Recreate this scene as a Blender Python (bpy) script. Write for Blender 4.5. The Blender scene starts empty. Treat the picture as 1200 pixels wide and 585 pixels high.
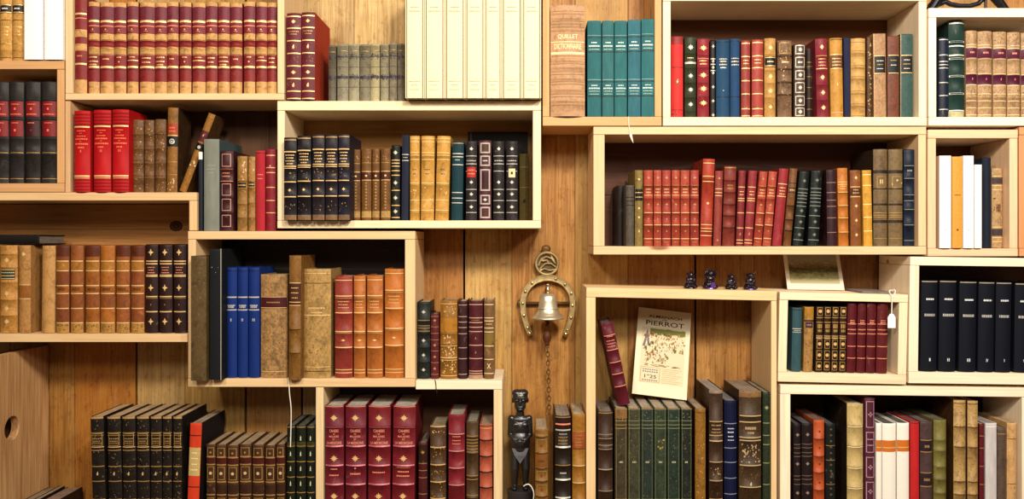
import bpy, bmesh, math, random
from mathutils import Vector, Matrix
S = bpy.context.scene
COL = S.collection
ZC = 1.9            # camera distance to the crate fronts (m)
PX = 0.002          # metres per photo pixel on that plane
CX, CY, CH = 615.0, 280.0, 1.5
WALL = 0.18
def s_(d): return PX * (ZC + d) / ZC
def wx(px, d=0.0): return (px - CX) * s_(d)
def wz(py, d=0.0): return CH + (CY - py) * s_(d)

# ------------------------------------------------------------------ materials
def lin(h):
    h = h.lstrip('#'); v = [int(h[i:i+2], 16) / 255 for i in (0, 2, 4)]
    return tuple(((c / 12.92) if c <= .04045 else ((c + .055) / 1.055) ** 2.4) for c in v) + (1.0,)
def mixc(a, b, t): return tuple(a[i] * (1 - t) + b[i] * t for i in range(3)) + (1.0,)
MC = {}
def nodes(name):
    m = bpy.data.materials.new(name); m.use_nodes = True
    nt = m.node_tree; b = nt.nodes['Principled BSDF']
    return m, nt, b
def N(nt, t, **k):
    n = nt.nodes.new(t)
    for a, v in k.items(): setattr(n, a, v)
    return n
def coords(nt, scale=(1, 1, 1), rnd=True):
    tc = N(nt, 'ShaderNodeTexCoord'); mp = N(nt, 'ShaderNodeMapping')
    mp.inputs['Scale'].default_value = scale
    nt.links.new(tc.outputs['Object'], mp.inputs['Vector'])
    if rnd:
        oi = N(nt, 'ShaderNodeObjectInfo'); mu = N(nt, 'ShaderNodeMath', operation='MULTIPLY'); mu.inputs[1].default_value = 37.0
        nt.links.new(oi.outputs['Random'], mu.inputs[0]); nt.links.new(mu.outputs[0], mp.inputs['Location'])
    return mp
def noise(nt, vec, scale, detail=4, rough=.6, dist=0):
    n = N(nt, 'ShaderNodeTexNoise'); n.inputs['Scale'].default_value = scale
    n.inputs['Detail'].default_value = detail; n.inputs['Roughness'].default_value = rough
    n.inputs['Distortion'].default_value = dist
    nt.links.new(vec.outputs[0], n.inputs['Vector']); return n
def ramp(nt, src, stops):
    r = N(nt, 'ShaderNodeValToRGB'); cr = r.color_ramp
    cr.elements[0].position = stops[0][0]; cr.elements[0].color = stops[0][1]
    cr.elements[1].position = stops[-1][0]; cr.elements[1].color = stops[-1][1]
    for p, c in stops[1:-1]:
        e = cr.elements.new(p); e.color = c
    nt.links.new(src, r.inputs['Fac']); return r
def mixn(nt, a, b, fac, mode='MIX'):
    m = N(nt, 'ShaderNodeMix', data_type='RGBA', blend_type=mode)
    for s, v in ((m.inputs[6], a), (m.inputs[7], b), (m.inputs[0], fac)):
        if isinstance(v, (tuple, float, int)): s.default_value = v
        else: nt.links.new(v, s)
    return m.outputs[2]
def bump(nt, b, src, st=.3, dist=.001):
    bn = N(nt, 'ShaderNodeBump'); bn.inputs['Strength'].default_value = st; bn.inputs['Distance'].default_value = dist
    nt.links.new(src, bn.inputs['Height']); nt.links.new(bn.outputs[0], b.inputs['Normal'])
def leather(h, wear=.35, light=None, scale=60, rough=.5):
    """Aged leather: base, darker blotches and rubbed lighter specks."""
    key = ('L', h, wear, light, scale, rough)
    if key in MC: return MC[key]
    m, nt, b = nodes('leather'); c = lin(h)
    if c[0] > 2.2 * c[1]: c = (c[0] * .92, c[1] * 1.0, c[2] * .76, 1)
    lum = .3 * c[0] + .6 * c[1] + .1 * c[2]; c = mixc(c, (lum, lum, lum, 1), .07 if c[0] > 3.5 * c[1] else 0)
    dk = mixc(c, (0, 0, 0, 1), .30 + .30 * wear)
    lt = lin(light) if light else mixc(c, (.75, .6, .42, 1), .12 + .35 * wear)
    mp = coords(nt, (1, 1, .7)); n1 = noise(nt, mp, scale, 5, .65, .6); n2 = noise(nt, mp, scale * 4.5, 3, .7)
    r1 = ramp(nt, n1.outputs[0], [(.30, dk), (.5, c), (.62, c), (.80, lt)])
    k = .5 + wear * .5
    r2 = ramp(nt, n2.outputs[0], [(.35, mixc((1, 1, 1, 1), (.5, .5, .5, 1), wear)), (.55, (1, 1, 1, 1)), (.8, mixc((1, 1, 1, 1), (1.6, 1.5, 1.3, 1), wear))])
    nt.links.new(mixn(nt, r1.outputs[0], r2.outputs[0], 1.0, 'MULTIPLY'), b.inputs['Base Color'])
    b.inputs['Roughness'].default_value = rough; b.inputs['Specular IOR Level'].default_value = .22
    bump(nt, b, n2.outputs[0], .25, .0008)
    MC[key] = m; return m
def cloth(h, rough=.8, var=.12):
    key = ('C', h, rough, var)
    if key in MC: return MC[key]
    m, nt, b = nodes('book_cloth'); c = lin(h)
    mp = coords(nt, (1, 1, .25)); n1 = noise(nt, mp, 90, 3, .6); n2 = noise(nt, mp, 900, 2, .5)
    r = ramp(nt, n1.outputs[0], [(.3, mixc(c, (0, 0, 0, 1), var)), (.7, tuple(min(1, v * (1 + var)) for v in c[:3]) + (1,))])
    nt.links.new(r.outputs[0], b.inputs['Base Color']); b.inputs['Roughness'].default_value = rough
    b.inputs['Specular IOR Level'].default_value = .15
    bump(nt, b, n2.outputs[0], .15, .0004); MC[key] = m; return m
def plain(h, rough=.5, metal=0.0, name='ink'):
    key = ('P', h, rough, metal, name)
    if key in MC: return MC[key]
    m, nt, b = nodes(name); c = lin(h)
    mp = coords(nt); n1 = noise(nt, mp, 300, 2, .6)
    r = ramp(nt, n1.outputs[0], [(.3, mixc(c, (0, 0, 0, 1), .22 if c[1] < .5 else .03)), (.6, c)])
    nt.links.new(r.outputs[0], b.inputs['Base Color'])
    b.inputs['Roughness'].default_value = rough; b.inputs['Metallic'].default_value = metal
    b.inputs['Specular IOR Level'].default_value = .25
    MC[key] = m; return m
def pages(h):
    key = ('G', h)
    if key in MC: return MC[key]
    m, nt, b = nodes('paper_edges'); c = lin(h)
    mp = coords(nt, (60, 1.2, 1.2)); n1 = noise(nt, mp, 14, 3, .6)
    mp2 = coords(nt); n2 = noise(nt, mp2, 45, 4, .6)
    r = ramp(nt, n1.outputs[0], [(.3, mixc(c, (0, 0, 0, 1), .4)), (.65, mixc(c, (1, 1, 1, 1), .08))])
    r2 = ramp(nt, n2.outputs[0], [(.3, (.62, .57, .5, 1)), (.6, (1, 1, 1, 1))])
    nt.links.new(mixn(nt, r.outputs[0], r2.outputs[0], .8, 'MULTIPLY'), b.inputs['Base Color'])
    b.inputs['Roughness'].default_value = .9; MC[key] = m; return m
def wood(h, axis='X', contrast=.35, knots=True, rough=.62, gscale=1.0, rnd=True, worn=False):
    key = ('W', h, axis, contrast, knots, rough, gscale, worn)
    if key in MC: return MC[key]
    m, nt, b = nodes('pine_wood'); c = lin(h)
    sc = {'X': (.9, 22, 22), 'Z': (22, 22, .9), 'Y': (22, .9, 22)}[axis]
    sc = tuple(v * gscale for v in sc)
    mp = coords(nt, sc, rnd); n1 = noise(nt, mp, 2.0, 5, .6, 1.2); n2 = noise(nt, mp, 9.0, 3, .6, .2)
    mp2 = coords(nt, tuple(v ** .35 for v in sc), rnd); n3 = noise(nt, mp2, 2.2, 3, .5)
    red = (c[0] * .60, c[1] * .48, c[2] * .36, 1)
    r1 = ramp(nt, n1.outputs[0], [(.28, mixc(c, red, contrast * 1.5 if contrast * 1.5 < 1 else 1)), (.48, c), (.60, mixc(c, red, contrast * .5)), (.72, mixc(c, (1, 1, 1, 1), .06))])
    r2 = ramp(nt, n2.outputs[0], [(.35, mixc((1, 1, 1, 1), (.55, .45, .34, 1), contrast)), (.6, (1, 1, 1, 1))])
    r3 = ramp(nt, n3.outputs[0], [(.3, mixc((1, 1, 1, 1), (.62, .5, .38, 1), contrast)), (.65, (1, 1, 1, 1))])
    o = mixn(nt, r1.outputs[0], r2.outputs[0], 1.0, 'MULTIPLY'); o = mixn(nt, o, r3.outputs[0], 1.0, 'MULTIPLY')
    if knots:
        mp3 = coords(nt, {'X': (1.5, 6, 5), 'Z': (5, 6, 1.5), 'Y': (5, 1.5, 5)}[axis], rnd)
        v = N(nt, 'ShaderNodeTexVoronoi'); v.inputs['Scale'].default_value = 1.6
        nt.links.new(mp3.outputs[0], v.inputs['Vector'])
        rk = ramp(nt, v.outputs['Distance'], [(.0, (.16, .08, .04, 1)), (.045, (.3, .16, .08, 1)), (.075, (1, 1, 1, 1))])
        o = mixn(nt, o, rk.outputs[0], .85, 'MULTIPLY')
    if worn:      # rubbed finish: amber patches and small pale nicks
        mpw = coords(nt, (1, 1, .6), False); nw_ = noise(nt, mpw, 5.5, 6, .72, .5); nn = noise(nt, mpw, 70, 4, .75)
        rw = ramp(nt, nw_.outputs[0], [(.34, (.80, .62, .42, 1)), (.5, (1, 1, 1, 1)), (.66, (1.18, 1.12, 1.0, 1))])
        rn = ramp(nt, nn.outputs[0], [(.33, (.70, .58, .44, 1)), (.45, (1, 1, 1, 1)), (.66, (1, 1, 1, 1)), (.75, (1.35, 1.3, 1.2, 1))])
        o = mixn(nt, o, rw.outputs[0], .9, 'MULTIPLY'); o = mixn(nt, o, rn.outputs[0], .9, 'MULTIPLY')
    nt.links.new(o, b.inputs['Base Color']); b.inputs['Roughness'].default_value = rough
    b.inputs['Specular IOR Level'].default_value = .3
    bump(nt, b, n2.outputs[0], .25, .001); MC[key] = m; return m
def metal(h, rough=.35, var=.4, name='metal', met=1.0):
    key = ('M', h, rough, var, name, met)
    if key in MC: return MC[key]
    m, nt, b = nodes(name); c = lin(h); mp = coords(nt); n1 = noise(nt, mp, 70, 4, .6)
    r = ramp(nt, n1.outputs[0], [(.32, mixc(c, (.02, .012, .005, 1), var)), (.6, c)])
    nt.links.new(r.outputs[0], b.inputs['Base Color']); b.inputs['Metallic'].default_value = met
    b.inputs['Roughness'].default_value = rough; bump(nt, b, n1.outputs[0], .3, .001)
    MC[key] = m; return m
GOLD, GOLDD, SILV = '#e9bf80', '#b08a4e', '#c9c3b4'
def gilt(h): return plain(h, .38, .25, 'gilt')

# ------------------------------------------------------------------ objects
def link(name, bm, mats, parent=None, loc=None, smooth=False):
    me = bpy.data.meshes.new(name); bm.to_mesh(me); bm.free()
    for m in mats: me.materials.append(m)
    o = bpy.data.objects.new(name, me); COL.objects.link(o)
    if parent: o.parent = parent
    if loc: o.location = loc
    if smooth:
        for p in me.polygons: p.use_smooth = True
    return o
def empty(name, loc, label, cat, group=None, rot=None):
    o = bpy.data.objects.new(name, None); COL.objects.link(o); o.empty_display_size = .02
    o.location = loc; o['label'] = label; o['category'] = cat
    if group: o['group'] = group
    if rot: o.rotation_euler = rot
    return o
def tag(o, label, cat, group=None):
    o['label'] = label; o['category'] = cat
    if group: o['group'] = group
    return o
def bx(bm, x0, x1, y0, y1, z0, z1, mi=0):
    vs = [bm.verts.new(p) for p in ((x0, y0, z0), (x1, y0, z0), (x1, y1, z0), (x0, y1, z0), (x0, y0, z1), (x1, y0, z1), (x1, y1, z1), (x0, y1, z1))]
    for f in ((0, 3, 2, 1), (4, 5, 6, 7), (0, 1, 5, 4), (1, 2, 6, 5), (2, 3, 7, 6), (3, 0, 4, 7)):
        fc = bm.faces.new([vs[i] for i in f]); fc.material_index = mi
    return vs
def bevbox(x0, x1, y0, y1, z0, z1, w=.0012):
    bm = bmesh.new(); bx(bm, x0, x1, y0, y1, z0, z1)
    bmesh.ops.bevel(bm, geom=bm.edges[:], offset=w, segments=2, profile=.6, affect='EDGES'); return bm

# ------------------------------------------------------------------ lettering
TM = {}
def text_tris(s):
    if s in TM: return TM[s]
    cu = bpy.data.curves.new('letters', 'FONT'); cu.body = s; cu.size = 1; cu.resolution_u = 3
    cu.offset = .012
    ob = bpy.data.objects.new('letters', cu); COL.objects.link(ob)
    dg = bpy.context.evaluated_depsgraph_get(); dg.update()
    me = bpy.data.meshes.new_from_object(ob.evaluated_get(dg))
    vs = [v.co.copy() for v in me.vertices]; fs = [tuple(p.vertices) for p in me.polygons]
    bpy.data.objects.remove(ob); bpy.data.curves.remove(cu); bpy.data.meshes.remove(me)
    x0 = min(v.x for v in vs); x1 = max(v.x for v in vs); z0 = min(v.y for v in vs); z1 = max(v.y for v in vs)
    vs = [((v.x - x0) / (x1 - x0), (v.y - z0) / (z1 - z0)) for v in vs]
    TM[s] = (vs, fs, (x1 - x0) / (z1 - z0)); return TM[s]

# ------------------------------------------------------------------ books
SHAPES = {
 'dia': [(0, 1), (.3, .3), (1, 0), (.3, -.3), (0, -1), (-.3, -.3), (-1, 0), (-.3, .3)],
 'dot': [(math.cos(a * math.pi / 4), math.sin(a * math.pi / 4)) for a in range(8)],
 'flo': [(math.cos(a * math.pi / 8) * (1 if a % 4 == 0 else .5 if a % 2 else .78), math.sin(a * math.pi / 8) * (1 if a % 4 == 0 else .5 if a % 2 else .78)) for a in range(16)],
 'tri': [(0, 1), (.45, -.2), (.2, -.4), (.5, -1), (-.5, -1), (-.2, -.4), (-.45, -.2)],
 'fig': [(.05, 1), (.4, .35), (.12, .1), (.55, -.25), (.1, -.45), (.3, -1), (-.2, -.6), (-.5, -.9), (-.3, -.2), (-.55, .1), (-.15, .3)],
}
def make_book(base, X0, X1, z0, H, y0, st, label, group, ang=0.0, L=None, name='book', tilt=0.0):
    """One book: cover with spine and boards, page block, title labels.
    Local origin: foot of the spine; -Y faces the room."""
    rng = random.Random(int(abs(X0) * 99991) + int(H * 7919))
    w = X1 - X0; L = L or st.get('L', .13)
    k = PX                                   # one photo pixel, for line weights
    bulge = min(w * st.get('round', .16) * 1.35, .0085)
    lift = abs(math.sin(ang)) * w / 2
    if tilt: ang, lift = tilt, .0003
    root = empty(name, ((X0 + X1) / 2, y0, z0 + lift), label, 'book', group, (0, ang, 0))
    hw = w / 2
    def surf(x, z, off=0.0):
        u = x / hw; 
        yy = -bulge * (1 - u * u) - off
        return Vector((x, yy + bulge, z))
    mats = []; idx = {}
    def mi(m):
        if m.name not in idx: idx[m.name] = len(mats); mats.append(m)
        return idx[m.name]
    basem = st['m']; mi(basem)
    ops = st.get('ops', [])
    # -- z profile
    secs = [(o[1], o[2], o[3]) for o in ops if o[0] == 'S']
    bands = []
    for o in ops:
        if o[0] == 'B': bands.append((o[1], o[2] if len(o) > 2 else 2.2, o[3] if len(o) > 3 else None))
    cuts = {0.0, 1.0, .012, .03, .985}
    for a, b_, _ in secs: cuts |= {a, b_}
    prof = {}
    for t, th, _ in bands:
        h2 = th * k / H / 2
        for q, e in ((-1, 0), (-.55, 1), (.55, 1), (1, 0)):
            prof[round(t + q * h2, 6)] = e * .0014; cuts.add(round(t + q * h2, 6))
    cuts = sorted(c for c in cuts if 0 <= c <= 1)
    cl = [cuts[0]]
    for c in cuts[1:]:
        if c - cl[-1] > 1e-4: cl.append(c)
    cuts = cl
    def inband(t):
        for a, th, m in bands:
            if abs(t - a) < th * k / H / 2: return m
        return 0
    def secmat(t):
        m = basem
        for a, b_, mm in secs:
            if a <= t <= b_: m = mm
        bm_ = inband(t)
        if bm_: m = bm_
        return m
    bm = bmesh.new(); NU = 8
    rows = []
    for t in cuts:
        off = prof.get(round(t, 6), 0.0)
        if off == 0.0:
            for a, th, _ in bands:
                if abs(t - a) < th * k / H / 2 * .54: off = .0014
        if t <= .0: off = -.0012
        if t in (.0,): pass
        z = H * (1 - t)
        row = []
        for i in range(NU + 1):
            x = -hw + w * i / NU
            e = off * (1 - (abs(2 * i / NU - 1)) ** 6)
            row.append(bm.verts.new(surf(x, z, e)))
        rows.append(row)
    for r in range(len(rows) - 1):
        m_ = mi(secmat((cuts[r] + cuts[r + 1]) / 2))
        for i in range(NU):
            f = bm.faces.new((rows[r][i], rows[r + 1][i], rows[r + 1][i + 1], rows[r][i + 1])); f.material_index = m_; f.smooth = True
    # spine thickness: back row
    bt = .0016
    inner_top = [bm.verts.new(surf(-hw + w * i / NU, H, -bt) + Vector((0, .0008, -.0004))) for i in range(NU + 1)]
    for i in range(NU):
        f = bm.faces.new((rows[0][i + 1], inner_top[i + 1], inner_top[i], rows[0][i])); f.material_index = 0
    # boards
    ct = min(.0026, w * .14); sm = st.get('side', basem); smi = mi(sm); yb = bulge
    for sx in (-1, 1):
        a, b_ = sorted((sx * hw, sx * (hw - ct)))
        bx(bm, a, b_, yb + .0002, L, 0, H, smi)
    # -- decoration on the spine
    def pt(u, t, off=.0005):
        x = max(-hw, min(hw, u * hw)); z = H * (1 - t)
        for a, th, _ in bands:
            if abs(t - a) < th * k / H / 2: off += .0014
        return surf(x, z, off)
    def quad(u0, u1, t0, t1, m_, off=.0005):
        n = max(1, int((u1 - u0) * 4 + .5)); j = mi(m_)
        top = [bm.verts.new(pt(u0 + (u1 - u0) * i / n, t0, off)) for i in range(n + 1)]
        bot = [bm.verts.new(pt(u0 + (u1 - u0) * i / n, t1, off)) for i in range(n + 1)]
        for i in range(n):
            f = bm.faces.new((top[i], bot[i], bot[i + 1], top[i + 1])); f.material_index = j
    def ornament(t, shape, size, m_, u=0.0, asp=1.0, off=.0006):
        sz = size * k / 2 * .84; c = bm.verts.new(pt(u, t, off)); P = SHAPES[shape]; j = mi(m_)
        vs = [bm.verts.new(pt(u + x * sz * asp / hw, t - y * sz / H, off)) for x, y in P]
        for i in range(len(vs)):
            f = bm.faces.new((c, vs[i - 1], vs[i])); f.material_index = j
            f.normal_update()
            if f.normal.y > 0: f.normal_flip()
    labs = []
    for o in ops:
        c = o[0]; q = k / H
        if c == 'L':      # flat line: t, thickness px, material
            quad(-.96, .96, o[1] - o[2] * q / 2, o[1] + o[2] * q / 2, o[3])
        elif c == 'V': quad(o[1] - .03 * o[2], o[1] + .03 * o[2], 0.0, 1.0, o[3])
        elif c == 'T':    # row of tiny unreadable lettering: t, width, height px, material
            u = -o[2]
            while u < o[2] - .05:
                l = rng.uniform(.7, 1.7) * k / hw
                quad(u, min(u + l, o[2]), o[1] - o[3] * q / 2, o[1] + o[3] * q / 2, o[4], o[5] if len(o) > 5 else .0006)
                u += l + rng.uniform(.35, .6) * k / hw
        elif c == 'O': ornament(o[1], o[2], o[3], o[4], asp=o[5] if len(o) > 5 else 1.0)
        elif c == 'F':    # outlined frame: t0, t1, material, line px, inset
            i_ = o[5] if len(o) > 5 else .8; lw = o[4] * q; lu = o[4] * k / hw
            quad(-i_, i_, o[1], o[1] + lw, o[3]); quad(-i_, i_, o[2] - lw, o[2], o[3])
            quad(-i_, -i_ + lu, o[1] + lw, o[2] - lw, o[3]); quad(i_ - lu, i_, o[1] + lw, o[2] - lw, o[3])
        elif c == 'Z':    # scattered tooling / wear specks between t0, t1: count, size px, material
            for _ in range(int(o[3] * 1.5)):
                u = rng.uniform(-.8, .8); t = rng.uniform(o[1], o[2])
                ornament(t, rng.choice(('fig', 'dia', 'flo')), o[4] * rng.uniform(.3, .9), o[5], u)
        elif c == 'D':    # row of dots/diamonds columns: t0,t1,n,size,mat
            for i in range(o[3]):
                ornament(o[1] + (o[2] - o[1]) * (i + .5) / o[3], 'dot', o[4], o[5], asp=1.2)
        elif c == 'W':    # real word: t centre, 'TEXT', height px, width fraction, material
            vs, fs, asp = text_tris(o[2]); hh = o[3] * q; ww = o[4]; j = mi(o[5])
            vv = [bm.verts.new(pt(-ww + 2 * ww * x, o[1] + hh / 2 - y * hh, .0008)) for x, y in vs]
            for f in fs:
                try:
                    fc = bm.faces.new([vv[i] for i in f]); fc.material_index = j
                except ValueError: pass
        elif c == 'A': labs.append(o)
    bmesh.ops.recalc_face_normals(bm, faces=[f for f in bm.faces if len(f.verts) == 4 and f.smooth])
    link('cover', bm, mats, root)
    # -- page block
    inset = min(.003, H * .02); bm = bmesh.new()
    a = hw - ct - .0001
    bx(bm, -a, a, bulge + .0012, L - .004, .0015, H - st.get('inset', inset))
    link('page_block', bm, [pages(st.get('pg', '#b9a07a'))], root)
    # -- title labels: a strip of its own leather following the spine
    for o in labs:
        t0, t1, m_ = o[1], o[2], o[3]; ext = o[4] if len(o) > 4 else .93; extra = o[5] if len(o) > 5 else []
        bm = bmesh.new(); n = 16; lm = [m_]
        def lp(u, t, off): return surf(u * hw, H * (1 - t), off)
        grid = [[bm.verts.new(lp(-ext + 2 * ext * i / n, t, .0010)) for i in range(n + 1)] for t in (t0, t1)]
        back = [[bm.verts.new(lp(-ext + 2 * ext * i / n, t, .0001)) for i in range(n + 1)] for t in (t0, t1)]
        for i in range(n):
            bm.faces.new((grid[0][i], grid[1][i], grid[1][i + 1], grid[0][i + 1]))
            bm.faces.new((grid[0][i], grid[0][i + 1], back[0][i + 1], back[0][i]))
            bm.faces.new((grid[1][i + 1], grid[1][i], back[1][i], back[1][i + 1]))
        bm.faces.new((grid[0][0], back[0][0], back[1][0], grid[1][0])); bm.faces.new((grid[0][n], grid[1][n], back[1][n], back[0][n]))
        def lq(u0, u1, a0, a1, mm):
            if mm not in lm: lm.append(mm)
            g0 = [bm.verts.new(lp(u0 + (u1 - u0) * i / 6, a0, .0015)) for i in range(7)]
            g1 = [bm.verts.new(lp(u0 + (u1 - u0) * i / 6, a1, .0015)) for i in range(7)]
            for i in range(6):
                f = bm.faces.new((g0[i], g1[i], g1[i + 1], g0[i + 1])); f.material_index = lm.index(mm)
        for e in extra:   # (kind, relative position 0..1, height px, material, width)
            t = t0 + (t1 - t0) * e[1]; hq = e[2] * k / H / 2; wd = e[4] if len(e) > 4 else ext
            if e[0] == 'l': lq(-wd, wd, t - hq, t + hq, e[3])
            elif e[0] == 't':
                u = -wd
                while u < wd - .04:
                    l = rng.uniform(.8, 1.6) * k / hw; lq(u, min(u + l, wd), t - hq, t + hq, e[3]); u += l + .45 * k / hw
            elif e[0] == 'd': lq(-.8 * k / hw * e[2] / 2, .8 * k / hw * e[2] / 2, t - hq, t + hq, e[3])
        link('title_label', bm, lm, root)
    return root

def shelf(py, items, d=0.02, L=None, z=None, where='', group=None, zo=.0004, tilt=0.0, pivot=0.0):
    """items: dict(x0,x1 at the foot, top, st, label, dx lean of the head in px, d, L)"""
    out = []
    for it in items:
        dd = it.get('d', d); y = dd
        py_ = it.get('py', py(it['x0']) if callable(py) else py)
        zz = (z if z is not None else wz(py_)) + zo
        X0 = wx(it['x0'] + .3, dd); X1 = wx(it['x1'] - .3, dd)
        dx = it.get('dx', 0); ztop = wz(it['top'], dd)
        ang = math.atan2(dx * s_(dd), ztop - zz) if dx else 0.0
        H = (ztop - zz)
        if dx: H = (H - abs(math.sin(ang)) * (X1 - X0)) / math.cos(ang); 
        W = (X1 - X0) * math.cos(ang) if dx else (X1 - X0)
        xc = (X0 + X1) / 2
        if tilt: zz -= math.tan(tilt) * (xc - wx(pivot)); H = (ztop - zz) / math.cos(tilt)
        out.append(make_book(None, xc - W / 2, xc + W / 2, zz, H, y, it['st'], it['label'], it.get('group', group), ang, it.get('L', L), it.get('name', 'book'), tilt))
    return out
def ordn(i): return ['first', 'second', 'third', 'fourth', 'fifth', 'sixth', 'seventh', 'eighth', 'ninth', 'tenth', 'eleventh', 'twelfth', 'thirteenth', 'fourteenth', 'fifteenth', 'sixteenth'][i]

# ------------------------------------------------------------------ crates
def wbox(px0, px1, py0, py1, d0, d1, ref=0.0):
    """world box whose front outline on the crate plane is px0..px1, py0 (top)..py1 (foot)"""
    return (wx(px0, ref), wx(px1, ref), d0, d1, wz(py1, ref), wz(py0, ref))
def board(name, root, px0, px1, py0, py1, d0, d1, m, mark=None):
    x0, x1, y0, y1, z0, z1 = wbox(px0, px1, py0, py1, d0, d1)
    ox, oy, oz = (x0 + x1) / 2, d0, z0
    bm = bevbox(x0 - ox, x1 - ox, 0, d1 - d0, z0 - oz, z1 - oz)
    o = link(name, bm, [m], root)
    o.location = Vector((ox, oy, oz)) - (root.location if root else Vector((0, 0, 0)))
    return o
def crate(x0, y0, x1, y1, label, tint='#e2c18c', th=10, tl=None, tr=None, tt=None, tb=None, d0=0.0, d1=.168, sides='LRTB', back=None, tilt=0.0, slope=0.0):
    tl = tl or th; tr = tr or th; tt = tt or th; tb = tb or th
    root = empty('wooden_crate', (wx((x0 + x1) / 2), d0, wz(y1)), label, 'crate')
    mx, mz = wood(tint, 'X', .2), wood(tint, 'Z', .2)
    e = .3
    if 'T' in sides:
        o = board('top_board', root, x0, x1, y0, y0 + tt, d0, d1, mx)
        if slope: o.rotation_euler.y = slope
    if 'B' in sides: board('bottom_board', root, x0, x1, y1 - tb, y1, d0, d1, mx)
    ya = y0 + (tt + e if 'T' in sides else 0); yb = y1 - (tb + e if 'B' in sides else 0)
    dy = math.tan(slope) * (x1 - x0) / 2
    if 'L' in sides: board('side_board', root, x0, x0 + tl, ya - dy * .93, yb, d0 + .001, d1, mz)
    if 'R' in sides: board('side_board', root, x1 - tr, x1, ya + dy, yb, d0 + .001, d1, mz)
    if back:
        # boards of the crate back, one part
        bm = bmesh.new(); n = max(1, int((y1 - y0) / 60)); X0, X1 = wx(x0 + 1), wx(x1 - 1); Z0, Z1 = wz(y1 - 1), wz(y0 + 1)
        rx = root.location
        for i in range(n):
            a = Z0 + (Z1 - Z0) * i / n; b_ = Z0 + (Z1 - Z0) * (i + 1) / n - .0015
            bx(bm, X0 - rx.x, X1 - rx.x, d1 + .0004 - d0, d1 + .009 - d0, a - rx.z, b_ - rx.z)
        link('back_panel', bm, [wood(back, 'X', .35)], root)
    if tilt: root.rotation_euler.y = tilt
    return root
S13, T14, T15 = math.radians(1.15), math.radians(1.25), math.radians(.75)
PALE, TAN, MID = '#f0d9ae', '#e6c18a', '#d9ab6e'
WH = '#f6e6cc'
# red-volume crate at the top left, and its neighbours
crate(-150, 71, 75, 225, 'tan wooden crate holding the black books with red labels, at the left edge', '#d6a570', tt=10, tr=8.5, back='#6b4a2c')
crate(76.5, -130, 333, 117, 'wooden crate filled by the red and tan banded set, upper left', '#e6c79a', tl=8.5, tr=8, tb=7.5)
# long shelf crate: custom boards
sc = empty('wooden_crate', (wx(100), 0, wz(401)), 'wide wooden crate of brown books at the left edge, round knot in its back', 'crate')
T, TZ = wood('#e4c08e', 'X', .25), wood('#e4c08e', 'Z', .25)
board('top_board', sc, -150, 230.5, 225.6, 235, 0, .168, T)
board('side_board', sc, 221.5, 230.5, 235.3, 270.3, .001, .168, TZ)
board('bottom_board', sc, -150, 219.4, 391.5, 401, 0, .168, T)
board('side_board', sc, 75.7, 81.5, 118.2, 225.3, .003, .168, wood('#d8b084', 'Z', .25))
bm = bmesh.new(); r = sc.location
for a, b_ in ((-150, 10), (10, 219)):
    pass
for (za, zb) in ((391, 330), (329.5, 268), (267.5, 236)):
    bx(bm, wx(-150) - r.x, wx(219.4) - r.x, .1684, .177, wz(za) - r.z, wz(zb) - r.z)
bx(bm, wx(219.6) - r.x, wx(230) - r.x, .1684, .177, wz(270) - r.z, wz(236) - r.z)
bp = link('back_panel', bm, [wood('#b8844a', 'X', .45)], sc)
# the knot: rings of darker wood set in the back board
bm = bmesh.new(); kx, kz = wx(206, .166) - r.x, wz(265, .166) - r.z
for rad, yy in ((8, .1682), (6.4, .1680), (4.2, .1678), (2.2, .1676)):
    pts = [bm.verts.new((kx + rad * PX * math.cos(a * .3927) * 1.05, yy, kz + rad * PX * .85 * math.sin(a * .3927))) for a in range(16)]
    f = bm.faces.new(pts); f.material_index = 0 if rad in (8, 4.2) else 1
    if f.normal.y > 0: f.normal_flip()
link('knot', bm, [plain('#2e1808', .7, 0, 'knot'), plain('#5a3216', .7, 0, 'knot')], sc)['label'] = 'dark round knot'
bm = bmesh.new(); r = sc.location
for a, b_ in ((82, 130), (130.4, 178), (178.4, 226), (226.4, 289), (289.6, 323)):
    bx(bm, wx(a) - r.x, wx(b_) - r.x, .1684, .178, wz(225 if b_ < 227 else 270) - r.z, wz(118.4) - r.z)
link('back_panel', bm, [wood('#5a3a20', 'Z', .5)], sc)  # added panel, its dark colour stands in for shade in the gap
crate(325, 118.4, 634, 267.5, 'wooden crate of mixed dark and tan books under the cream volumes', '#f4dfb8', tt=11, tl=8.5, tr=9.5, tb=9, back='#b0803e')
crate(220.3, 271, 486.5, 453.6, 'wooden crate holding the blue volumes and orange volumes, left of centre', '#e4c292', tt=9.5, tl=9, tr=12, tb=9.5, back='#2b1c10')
crate(636, -130, 775.3, 147.4, 'tan wooden crate holding the large tan dictionary and teal volumes', '#cfa06c', tl=8, tr=8, tb=10.5)
crate(777, -6, 1086, 147.3, 'pale wooden crate at the top right with mixed leather books', '#f3dfbe', tl=9, tr=9, tb=10, tt=7, back='#6d4220')
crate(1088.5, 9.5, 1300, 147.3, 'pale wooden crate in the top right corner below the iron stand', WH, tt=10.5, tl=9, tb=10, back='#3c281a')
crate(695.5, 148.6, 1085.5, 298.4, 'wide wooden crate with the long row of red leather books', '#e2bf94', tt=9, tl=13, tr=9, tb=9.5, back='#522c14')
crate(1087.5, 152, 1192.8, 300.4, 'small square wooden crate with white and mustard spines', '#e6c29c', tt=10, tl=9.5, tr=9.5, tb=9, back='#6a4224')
crate(1194.5, 149, 1330, 300.4, 'reddish wooden crate mostly out of frame at the right edge', '#cf9060', th=9)
crate(687, 339.3, 910.4, 650, 'tall wooden crate where the upright pamphlet leans above green books', '#e8c896', tt=11, tl=11, tr=6.5, tb=9, slope=S13)
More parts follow.
